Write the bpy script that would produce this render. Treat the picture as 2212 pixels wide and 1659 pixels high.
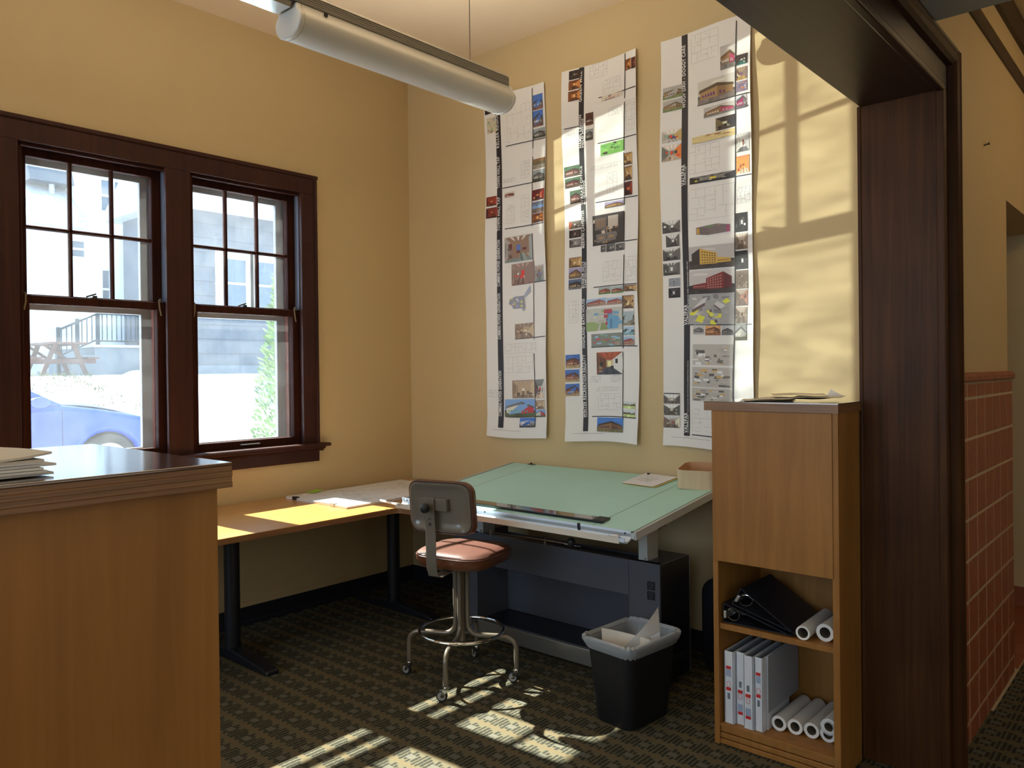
import bpy, math, random
from mathutils import Vector, Matrix
R = random.Random(7)
PI = math.pi
S = bpy.context.scene
COL = S.collection
for o in list(bpy.data.objects):
    bpy.data.objects.remove(o)

# ------------------------------------------------------------------ camera
CAM_YAW, CAM_PITCH, CAM_ROLL, CAM_F = -0.722939, -0.0050376, -0.0115744, 1700.71
cd = bpy.data.cameras.new('camera'); cam = bpy.data.objects.new('camera', cd); COL.objects.link(cam)
_f = Vector((math.sin(CAM_YAW)*math.cos(CAM_PITCH), math.cos(CAM_YAW)*math.cos(CAM_PITCH), math.sin(CAM_PITCH)))
_r = Vector((math.cos(CAM_YAW), -math.sin(CAM_YAW), 0)); _u = _r.cross(_f)
_r2 = _r*math.cos(CAM_ROLL) + _u*math.sin(CAM_ROLL); _u2 = -_r*math.sin(CAM_ROLL) + _u*math.cos(CAM_ROLL)
_m = Matrix((_r2, _u2, -_f)).transposed().to_4x4(); _m.translation = (4.33, -3.80, 1.50)
cam.matrix_world = _m
cd.sensor_width = 36; cd.lens = CAM_F/2212*36; cd.shift_y = -19.12/2212; cd.clip_start = 0.05; cd.clip_end = 200
S.camera = cam

# ------------------------------------------------------------------ world, sun, fill lamps, exposure
S.view_settings.view_transform = 'Standard'; S.view_settings.look = 'None'; S.view_settings.gamma = 1
S.view_settings.use_curve_mapping = False; S.view_settings.exposure = 0.0
S.cycles.max_bounces = 8; S.cycles.diffuse_bounces = 5; S.cycles.glossy_bounces = 4; S.cycles.transparent_max_bounces = 20
S.cycles.use_adaptive_sampling = True; S.cycles.adaptive_threshold = 0.04
S.cycles.caustics_reflective = False; S.cycles.caustics_refractive = False
S.cycles.sample_clamp_indirect = 6.0
W = bpy.data.worlds.new('world'); S.world = W; W.use_nodes = True
bg = W.node_tree.nodes['Background']; bg.inputs[0].default_value = (0.50, 0.74, 1.0, 1); bg.inputs[1].default_value = 3.5

SUN_DIR = Vector((1, 0.058, -0.967)).normalized()
sl = bpy.data.lights.new('sun', 'SUN'); sl.energy = 36; sl.angle = math.radians(0.55); sl.color = (1.0, 0.91, 0.76)
sun = bpy.data.objects.new('sun', sl); COL.objects.link(sun); sun.rotation_euler = SUN_DIR.to_track_quat('-Z', 'Y').to_euler()

def area(name, loc, target, sx, sy, power, color):
    l = bpy.data.lights.new(name, 'AREA'); l.shape = 'RECTANGLE'; l.size = sx; l.size_y = sy; l.energy = power; l.color = color
    o = bpy.data.objects.new(name, l); COL.objects.link(o); o.location = loc
    o.rotation_euler = (Vector(target)-Vector(loc)).to_track_quat('-Z', 'Y').to_euler()
    return o
# fill lamps added behind the viewer, standing in for daylight from unseen windows
area('lobby_window_fill', (4.9, -6.4, 1.9), (3.4, -1.0, 1.4), 2.2, 1.9, 13, (1.0, 0.93, 0.82))
area('hall_fill', (6.14, -2.6, 1.75), (0.0, -2.0, 1.9), 3.0, 1.9, 19, (1.0, 0.93, 0.82))  # added fill lamp; no window opens in the wall behind it
area('room_window_fill', (1.6, -6.4, 1.9), (1.6, 0.0, 1.5), 2.2, 1.9, 15, (1.0, 0.96, 0.9))
# spot lamps added outside, standing in for assumed sun glints off an unmodelled car
def glint_spot(name, loc, aim, power, hw, hh):
    gl = bpy.data.lights.new(name, 'SPOT'); gl.energy = power; gl.color = (1.0, 0.95, 0.80); gl.spot_size = math.radians(32); gl.spot_blend = 0.1; gl.shadow_soft_size = 0.018
    o = bpy.data.objects.new(name, gl); COL.objects.link(o); o.location = loc
    o.rotation_euler = (Vector(aim)-Vector(loc)).to_track_quat('-Z', 'Y').to_euler()
    gl.use_nodes = True; nt = gl.node_tree; em = nt.nodes['Emission']; L = nt.links.new
    tc = nt.nodes.new('ShaderNodeTexCoord'); mp = nt.nodes.new('ShaderNodeMapping'); no = nt.nodes.new('ShaderNodeTexNoise'); mr = nt.nodes.new('ShaderNodeMapRange')
    mp.inputs['Scale'].default_value = (55, 160, 10); mp.inputs['Rotation'].default_value = (0, 0, 0.22); no.inputs['Scale'].default_value = 1.0; no.inputs['Detail'].default_value = 1.5; no.inputs['Distortion'].default_value = 0.6  # noise puts the ripples of the light into the lamp strength
    L(tc.outputs['Normal'], mp.inputs['Vector']); L(mp.outputs[0], no.inputs['Vector'])
    mr.inputs['From Min'].default_value = 0.3; mr.inputs['From Max'].default_value = 0.7; mr.inputs['To Min'].default_value = 0.62; mr.inputs['To Max'].default_value = 1.5
    L(no.outputs[0], mr.inputs['Value'])
    # mask shaping the wall patch: light only inside a small rectangle of directions
    sp = nt.nodes.new('ShaderNodeSeparateXYZ'); L(tc.outputs['Normal'], sp.inputs[0]); out = mr.outputs[0]
    for ax, lim in (('X', hw), ('Y', hh)):
        ab = nt.nodes.new('ShaderNodeMath'); ab.operation = 'ABSOLUTE'; L(sp.outputs[ax], ab.inputs[0])
        ed = nt.nodes.new('ShaderNodeMapRange'); ed.inputs['From Min'].default_value = lim; ed.inputs['From Max'].default_value = lim*0.93; L(ab.outputs[0], ed.inputs['Value'])
        mu = nt.nodes.new('ShaderNodeMath'); mu.operation = 'MULTIPLY'; L(out, mu.inputs[0]); L(ed.outputs[0], mu.inputs[1]); out = mu.outputs[0]
    L(out, em.inputs['Strength'])
glint_spot('added_glint_left', (-6.0, -6.77, 1.34), (-0.1, -2.325, 1.85), 6500, 0.0265, 0.12)
glint_spot('added_glint_right', (-6.0, -6.05, 1.35), (-0.1, -1.34, 2.38), 6000, 0.0205, 0.031)

# ------------------------------------------------------------------ helpers
class G:
    """collects geometry; col = current linear colour (for printed matter)"""
    def __init__(s): s.v = []; s.f = []; s.c = []; s.col = None
    def face(s, *idx): s.f.append(idx); s.c.append(s.col)
    def quad(s, a, b, c, d):
        n = len(s.v); s.v += [tuple(a), tuple(b), tuple(c), tuple(d)]; s.face(n, n+1, n+2, n+3); return s
    def poly(s, pts):
        n = len(s.v); s.v += [tuple(p) for p in pts]; s.face(*range(n, n+len(pts))); return s
    def box(s, x0, y0, z0, x1, y1, z1):
        if x0 > x1: x0, x1 = x1, x0
        if y0 > y1: y0, y1 = y1, y0
        if z0 > z1: z0, z1 = z1, z0
        n = len(s.v)
        s.v += [(x0,y0,z0),(x1,y0,z0),(x1,y1,z0),(x0,y1,z0),(x0,y0,z1),(x1,y0,z1),(x1,y1,z1),(x0,y1,z1)]
        for q in ((0,3,2,1),(4,5,6,7),(0,1,5,4),(1,2,6,5),(2,3,7,6),(3,0,4,7)): s.face(*[n+i for i in q])
        return s
    def obox(s, c, size, M):
        a = G().box(-size[0]/2,-size[1]/2,-size[2]/2,size[0]/2,size[1]/2,size[2]/2)
        n = len(s.v); s.v += [tuple(Vector(c)+M@Vector(p)) for p in a.v]
        for f in a.f: s.face(*[n+i for i in f])
        return s
    def prism(s, pts, axis, a, b):
        """polygon of (p,q) pairs extruded from a to b along axis (x: p=y,q=z; y: p=x,q=z; z: p=x,q=y)"""
        n = len(s.v); k = len(pts)
        def P(p, q, t): return (t,p,q) if axis == 'x' else (p,t,q) if axis == 'y' else (p,q,t)
        s.v += [P(p,q,a) for p,q in pts] + [P(p,q,b) for p,q in pts]
        s.face(*range(n+k-1, n-1, -1)); s.face(*range(n+k, n+2*k))
        for i in range(k): j = (i+1)%k; s.face(n+i, n+j, n+k+j, n+k+i)
        return s
    def ring(s, pts):
        n = len(s.v); s.v += [tuple(p) for p in pts]; return list(range(n, n+len(pts)))
    def cyl(s, p0, p1, r0, r1=None, n=16, caps=True):
        p0, p1 = Vector(p0), Vector(p1); r1 = r0 if r1 is None else r1
        d = (p1-p0).normalized(); a = d.orthogonal().normalized(); b = d.cross(a)
        A = s.ring([p0+r0*(a*math.cos(t)+b*math.sin(t)) for t in [2*PI*i/n for i in range(n)]])
        B = s.ring([p1+r1*(a*math.cos(t)+b*math.sin(t)) for t in [2*PI*i/n for i in range(n)]])
        for i in range(n): j = (i+1)%n; s.face(A[i], A[j], B[j], B[i])
        if caps: s.face(*A[::-1]); s.face(*B)
        return s
    def tube(s, pts, r, n=10, closed=False):
        pts = [Vector(p) for p in pts]; k = len(pts); rings = []
        up = None
        for i in range(k):
            a = pts[(i-1)%k] if (closed or i > 0) else pts[i]; b = pts[(i+1)%k] if (closed or i < k-1) else pts[i]
            d = (b-a).normalized()
            if up is None: up = d.orthogonal().normalized()
            up = (up - d*up.dot(d)).normalized(); w = d.cross(up)
            rings.append(s.ring([pts[i]+r*(up*math.cos(t)+w*math.sin(t)) for t in [2*PI*j/n for j in range(n)]]))
        for i in range(k if closed else k-1):
            A, B = rings[i], rings[(i+1)%k]
            for j in range(n): m = (j+1)%n; s.face(A[j], A[m], B[m], B[j])
        if not closed: s.face(*rings[0][::-1]); s.face(*rings[-1])
        return s
    def lathe(s, prof, c=(0,0,0), n=24, axis='z'):
        rs = []
        for r, h in prof:
            pts = []
            for i in range(n):
                t = 2*PI*i/n; x, y = r*math.cos(t), r*math.sin(t)
                p = (x,y,h) if axis == 'z' else (h,x,y) if axis == 'x' else (y,h,x)
                pts.append((c[0]+p[0], c[1]+p[1], c[2]+p[2]))
            rs.append(s.ring(pts))
        for A, B in zip(rs, rs[1:]):
            for j in range(n): m = (j+1)%n; s.face(A[j], A[m], B[m], B[j])
        if prof[0][0] > 1e-5: s.face(*rs[0][::-1])
        if prof[-1][0] > 1e-5: s.face(*rs[-1])
        return s
    def grid(s, fn, nu, nv):
        n = len(s.v)
        for j in range(nv+1):
            for i in range(nu+1): s.v.append(tuple(fn(i/nu, j/nv)))
        for j in range(nv):
            for i in range(nu):
                a = n+j*(nu+1)+i; s.face(a, a+1, a+nu+2, a+nu+1)
        return s
    def loft(s, loops, cap0=True, cap1=True):
        rs = [s.ring(l) for l in loops]; n = len(loops[0])
        for A, B in zip(rs, rs[1:]):
            for j in range(n): m = (j+1)%n; s.face(A[j], A[m], B[m], B[j])
        if cap0: s.face(*rs[0][::-1])
        if cap1: s.face(*rs[-1])
        return s
    def add(s, g, M=None):
        n = len(s.v); s.v += [tuple(M@Vector(p)) for p in g.v] if M else g.v
        s.f += [tuple(n+i for i in f) for f in g.f]; s.c += g.c; return s

def rrect(x0, y0, x1, y1, r, k=5):
    pts = []
    for cx, cy, a in ((x1-r, y1-r, 0), (x0+r, y1-r, PI/2), (x0+r, y0+r, PI), (x1-r, y0+r, 1.5*PI)):
        for i in range(k+1): t = a+PI/2*i/k; pts.append((cx+r*math.cos(t), cy+r*math.sin(t)))
    return pts
def mesh(name, g, mat, smooth=None):
    me = bpy.data.meshes.new(name); me.from_pydata(g.v, [], g.f)
    mats = mat if isinstance(mat, (list, tuple)) else [mat]
    for m in mats: me.materials.append(m)
    if any(c is not None for c in g.c):
        at = me.color_attributes.new('Col', 'FLOAT_COLOR', 'CORNER'); i = 0
        for f, c in zip(g.f, g.c):
            c = c or (0.8, 0.8, 0.8)
            for _ in f: at.data[i].color = (*c, 1); i += 1
    if smooth is not None:
        me.shade_smooth(); me.set_sharp_from_angle(angle=math.radians(smooth))
    me.update(); return me
def obj(name, g, mat, parent=None, bevel=0, smooth=None, seg=2, label=None, loc=None, rot=None):
    o = bpy.data.objects.new(name, g if isinstance(g, bpy.types.Mesh) else mesh(name, g, mat, smooth)); COL.objects.link(o)
    if parent: o.parent = parent
    if loc: o.location = loc
    if rot: o.rotation_euler = rot
    if bevel:
        b = o.modifiers.new('bevel', 'BEVEL'); b.width = bevel; b.segments = seg; b.limit_method = 'ANGLE'; b.angle_limit = math.radians(40)
    if label: o['label'] = label
    return o
def tag(o, label, cat, group=None):
    o['label'] = label; o['category'] = cat
    if group: o['group'] = group
    return o
def thing(name, label, cat, loc=(0,0,0), rz=0, group=None):
    o = bpy.data.objects.new(name, None); COL.objects.link(o); o.location = loc; o.rotation_euler = (0,0,rz); o.empty_display_size = 0.1
    return tag(o, label, cat, group)
def struct(name, g, mat, label=None, **k):
    o = obj(name, g, mat, **k); o['kind'] = 'structure'
    if label: o['label'] = label
    return o
def struct_empty(name, label=None, loc=(0,0,0)):
    o = bpy.data.objects.new(name, None); COL.objects.link(o); o.location = loc; o['kind'] = 'structure'
    if label: o['label'] = label
    return o
def copy_tree(o, parent=None):
    c = o.copy(); COL.objects.link(c); c.parent = parent
    for ch in list(o.children): copy_tree(ch, c)
    return c
def text_geo(s):
    cu = bpy.data.curves.new('t', 'FONT'); cu.body = s; cu.size = 1; cu.resolution_u = 2; cu.space_character = 1.12; cu.offset = 0.018
    ob = bpy.data.objects.new('t', cu); me = bpy.data.meshes.new_from_object(ob)
    g = G(); vs = [v.co.copy() for v in me.vertices]
    x0 = min(v.x for v in vs); x1 = max(v.x for v in vs); y0 = min(v.y for v in vs); y1 = max(v.y for v in vs)
    g.v = [((v.x-x0)/(x1-x0), (v.y-y0)/(y1-y0), 0) for v in vs]
    for p in me.polygons: g.face(*p.vertices)
    bpy.data.objects.remove(ob); bpy.data.curves.remove(cu); bpy.data.meshes.remove(me)
    return g
def lin(r, g, b):
    f = lambda c: ((c/255+0.055)/1.055)**2.4 if c > 10 else c/255/12.92
    return (f(r), f(g), f(b))

# ------------------------------------------------------------------ materials
def newmat(name):
    m = bpy.data.materials.new(name); m.use_nodes = True; nt = m.node_tree
    return m, nt, nt.nodes['Principled BSDF']
def N(nt, t, **kw):
    n = nt.nodes.new(t)
    for k, v in kw.items():
        if k in n.inputs.keys(): n.inputs[k].default_value = v
        else: setattr(n, k, v)
    return n
def pm(name, color, rough=0.5, metal=0.0, spec=0.5, coat=0.0, bump=0.0, bscale=200, var=0.0, vscale=6.0, sheen=0.0):
    m, nt, p = newmat(name)
    p.inputs['Base Color'].default_value = (*color, 1); p.inputs['Roughness'].default_value = rough; p.inputs['Metallic'].default_value = metal
    p.inputs['Specular IOR Level'].default_value = spec; p.inputs['Coat Weight'].default_value = coat; p.inputs['Coat Roughness'].default_value = 0.08
    p.inputs['Sheen Weight'].default_value = sheen
    tc = N(nt, 'ShaderNodeTexCoord')
    if var:
        n = N(nt, 'ShaderNodeTexNoise', Scale=vscale, Detail=4.0); nt.links.new(tc.outputs['Object'], n.inputs['Vector'])
        r = N(nt, 'ShaderNodeMapRange'); r.inputs['From Min'].default_value = 0.3; r.inputs['From Max'].default_value = 0.7; r.inputs['To Min'].default_value = 1-var; r.inputs['To Max'].default_value = 1+var
        nt.links.new(n.outputs[0], r.inputs['Value'])
        mx = N(nt, 'ShaderNodeMix', data_type='RGBA', blend_type='MULTIPLY'); mx.inputs['Factor'].default_value = 1
        mx.inputs['A'].default_value = (*color, 1); nt.links.new(r.outputs[0], mx.inputs['B']); nt.links.new(mx.outputs['Result'], p.inputs['Base Color'])
    if bump:
        n = N(nt, 'ShaderNodeTexNoise', Scale=bscale, Detail=2.0); nt.links.new(tc.outputs['Object'], n.inputs['Vector'])
        b = N(nt, 'ShaderNodeBump', Strength=bump, Distance=0.002); nt.links.new(n.outputs[0], b.inputs['Height']); nt.links.new(b.outputs[0], p.inputs['Normal'])
    return m
def wood(name, c1, c2, rough=0.35, scale=(60, 60, 2.5), coat=0.0, bump=0.05, spec=0.5):
    m, nt, p = newmat(name)
    tc = N(nt, 'ShaderNodeTexCoord'); mp = N(nt, 'ShaderNodeMapping'); mp.inputs['Scale'].default_value = scale
    n = N(nt, 'ShaderNodeTexNoise', Scale=1.0, Detail=5.0, Roughness=0.6, Distortion=0.6); nt.links.new(tc.outputs['Object'], mp.inputs['Vector']); nt.links.new(mp.outputs[0], n.inputs['Vector'])
    n2 = N(nt, 'ShaderNodeTexNoise', Scale=3.0, Detail=2.0); nt.links.new(tc.outputs['Object'], n2.inputs['Vector'])
    ad = N(nt, 'ShaderNodeMath', operation='MULTIPLY_ADD'); nt.links.new(n2.outputs[0], ad.inputs[0]); ad.inputs[1].default_value = 0.5; nt.links.new(n.outputs[0], ad.inputs[2])
    r = N(nt, 'ShaderNodeValToRGB'); r.color_ramp.elements[0].position = 0.5; r.color_ramp.elements[1].position = 1.0
    r.color_ramp.elements[0].color = (*c1, 1); r.color_ramp.elements[1].color = (*c2, 1)
    nt.links.new(ad.outputs[0], r.inputs[0]); nt.links.new(r.outputs[0], p.inputs['Base Color'])
    p.inputs['Roughness'].default_value = rough; p.inputs['Coat Weight'].default_value = coat; p.inputs['Coat Roughness'].default_value = 0.12; p.inputs['Specular IOR Level'].default_value = spec
    b = N(nt, 'ShaderNodeBump', Strength=bump, Distance=0.002); nt.links.new(n.outputs[0], b.inputs['Height']); nt.links.new(b.outputs[0], p.inputs['Normal'])
    return m
def glass(name, haze=0.008, tint=(0.97, 0.99, 1.0)):
    m, nt, p = newmat(name); nt.nodes.remove(p); out = nt.nodes['Material Output']
    t = N(nt, 'ShaderNodeBsdfTransparent'); t.inputs[0].default_value = (*tint, 1)
    g = N(nt, 'ShaderNodeBsdfGlossy', Roughness=0.02); lw = N(nt, 'ShaderNodeLayerWeight'); pw = N(nt, 'ShaderNodeMath', operation='POWER'); pw.inputs[1].default_value = 5.0; nt.links.new(lw.outputs['Facing'], pw.inputs[0]); fr = N(nt, 'ShaderNodeMath', operation='MULTIPLY_ADD'); nt.links.new(pw.outputs[0], fr.inputs[0]); fr.inputs[1].default_value = 0.7; fr.inputs[2].default_value = 0.025
    m1 = N(nt, 'ShaderNodeMixShader'); nt.links.new(fr.outputs[0], m1.inputs[0]); nt.links.new(t.outputs[0], m1.inputs[1]); nt.links.new(g.outputs[0], m1.inputs[2])
    tl = N(nt, 'ShaderNodeBsdfTranslucent'); tl.inputs[0].default_value = (0.85, 0.9, 0.95, 1)
    tc = N(nt, 'ShaderNodeTexCoord'); n = N(nt, 'ShaderNodeTexNoise', Scale=9.0, Detail=6.0); nt.links.new(tc.outputs['Object'], n.inputs['Vector'])
    r = N(nt, 'ShaderNodeMapRange'); r.inputs['From Min'].default_value = 0.3; r.inputs['From Max'].default_value = 0.75; r.inputs['To Min'].default_value = haze*0.6; r.inputs['To Max'].default_value = haze*1.5
    nt.links.new(n.outputs[0], r.inputs['Value'])
    m2 = N(nt, 'ShaderNodeMixShader'); nt.links.new(r.outputs[0], m2.inputs[0]); nt.links.new(m1.outputs[0], m2.inputs[1]); nt.links.new(tl.outputs[0], m2.inputs[2])
    nt.links.new(m2.outputs[0], out.inputs[0]); return m
def printmat():
    m, nt, p = newmat('printed_ink'); a = N(nt, 'ShaderNodeVertexColor', layer_name='Col')
    nt.links.new(a.outputs[0], p.inputs['Base Color']); p.inputs['Roughness'].default_value = 0.45; return m
def film(name, color, alpha, rough=0.2):
    m, nt, p = newmat(name); p.inputs['Base Color'].default_value = (*color, 1); p.inputs['Roughness'].default_value = rough
    out = nt.nodes['Material Output']; t = N(nt, 'ShaderNodeBsdfTransparent'); mx = N(nt, 'ShaderNodeMixShader'); mx.inputs[0].default_value = alpha
    nt.links.new(t.outputs[0], mx.inputs[1]); nt.links.new(p.outputs[0], mx.inputs[2]); nt.links.new(mx.outputs[0], out.inputs[0]); return m
def carpet():
    m, nt, p = newmat('woven_carpet'); L = nt.links.new
    tc = N(nt, 'ShaderNodeTexCoord'); sp = N(nt, 'ShaderNodeSeparateXYZ'); L(tc.outputs['Object'], sp.inputs[0])
    def M(op, a, b=None, c=None):
        n = N(nt, 'ShaderNodeMath', operation=op)
        for i, v in enumerate((a, b, c)):
            if v is None: continue
            if isinstance(v, (int, float)): n.inputs[i].default_value = v
            else: L(v, n.inputs[i])
        return n.outputs[0]
    PX, PY = 0.128, 0.1115
    iy = M('FLOOR', M('DIVIDE', M('ADD', sp.outputs['Y'], 0.052+8*PY), PY))
    u = M('FRACT', M('DIVIDE', M('ADD', M('ADD', sp.outputs['X'], 0.0), M('MULTIPLY', M('MODULO', iy, 2.0), 0.0)), PX))
    v = M('FRACT', M('DIVIDE', M('ADD', sp.outputs['Y'], 0.052+8*PY), PY))
    wob = N(nt, 'ShaderNodeTexNoise', Scale=160.0, Detail=1.0); L(tc.outputs['Object'], wob.inputs['Vector'])
    u = M('ADD', u, M('MULTIPLY', M('SUBTRACT', wob.outputs[0], 0.5), 0.10)); v = M('ADD', v, M('MULTIPLY', M('SUBTRACT', wob.outputs[0], 0.5), 0.06))
    # seven narrow stripes per block; each stripe a dash along Y whose ends step in and out
    k = M('FLOOR', M('MULTIPLY', u, 7.0)); fk = M('FRACT', M('MULTIPLY', u, 7.0))
    par = M('MODULO', k, 2.0)
    inx = M('MULTIPLY', M('GREATER_THAN', u, 0.04), M('LESS_THAN', u, 0.98))
    lo = M('ADD', 0.20, M('MULTIPLY', par, 0.10)); hi = M('SUBTRACT', 0.97, M('MULTIPLY', M('MODULO', M('MULTIPLY', k, 0.334), 1.0), 0.30))
    iny = M('MULTIPLY', M('GREATER_THAN', v, lo), M('LESS_THAN', v, hi))
    dash = M('MULTIPLY', M('MULTIPLY', inx, iny), M('GREATER_THAN', fk, 0.30))
    cen = M('MULTIPLY', M('MULTIPLY', M('GREATER_THAN', u, 0.42), M('LESS_THAN', u, 0.72)), M('MULTIPLY', M('GREATER_THAN', v, 0.42), M('LESS_THAN', v, 0.70)))
    band = M('LESS_THAN', v, 0.20)
    def mix(f, a, b):
        n = N(nt, 'ShaderNodeMix', data_type='RGBA'); L(f, n.inputs['Factor'])
        for s, x in (('A', a), ('B', b)):
            if isinstance(x, tuple): n.inputs[s].default_value = (*x, 1)
            else: L(x, n.inputs[s])
        return n.outputs['Result']
    base = mix(band, (0.116, 0.102, 0.064), (0.125, 0.098, 0.056))
    c = mix(dash, base, (0.034, 0.035, 0.027))
    c = mix(cen, c, (0.116, 0.110, 0.086))
    fi = N(nt, 'ShaderNodeTexNoise', Scale=420.0, Detail=2.0); L(tc.outputs['Object'], fi.inputs['Vector'])
    mr = N(nt, 'ShaderNodeMapRange'); mr.inputs['From Min'].default_value = 0.3; mr.inputs['From Max'].default_value = 0.7; mr.inputs['To Min'].default_value = 0.55; mr.inputs['To Max'].default_value = 1.45
    L(fi.outputs[0], mr.inputs['Value'])
    mm = N(nt, 'ShaderNodeMix', data_type='RGBA', blend_type='MULTIPLY'); mm.inputs['Factor'].default_value = 1; L(c, mm.inputs['A']); L(mr.outputs[0], mm.inputs['B'])
    L(mm.outputs['Result'], p.inputs['Base Color']); p.inputs['Roughness'].default_value = 0.95; p.inputs['Specular IOR Level'].default_value = 0.1
    b = N(nt, 'ShaderNodeBump', Strength=0.5, Distance=0.003); L(fi.outputs[0], b.inputs['Height']); L(b.outputs[0], p.inputs['Normal'])
    return m

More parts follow.
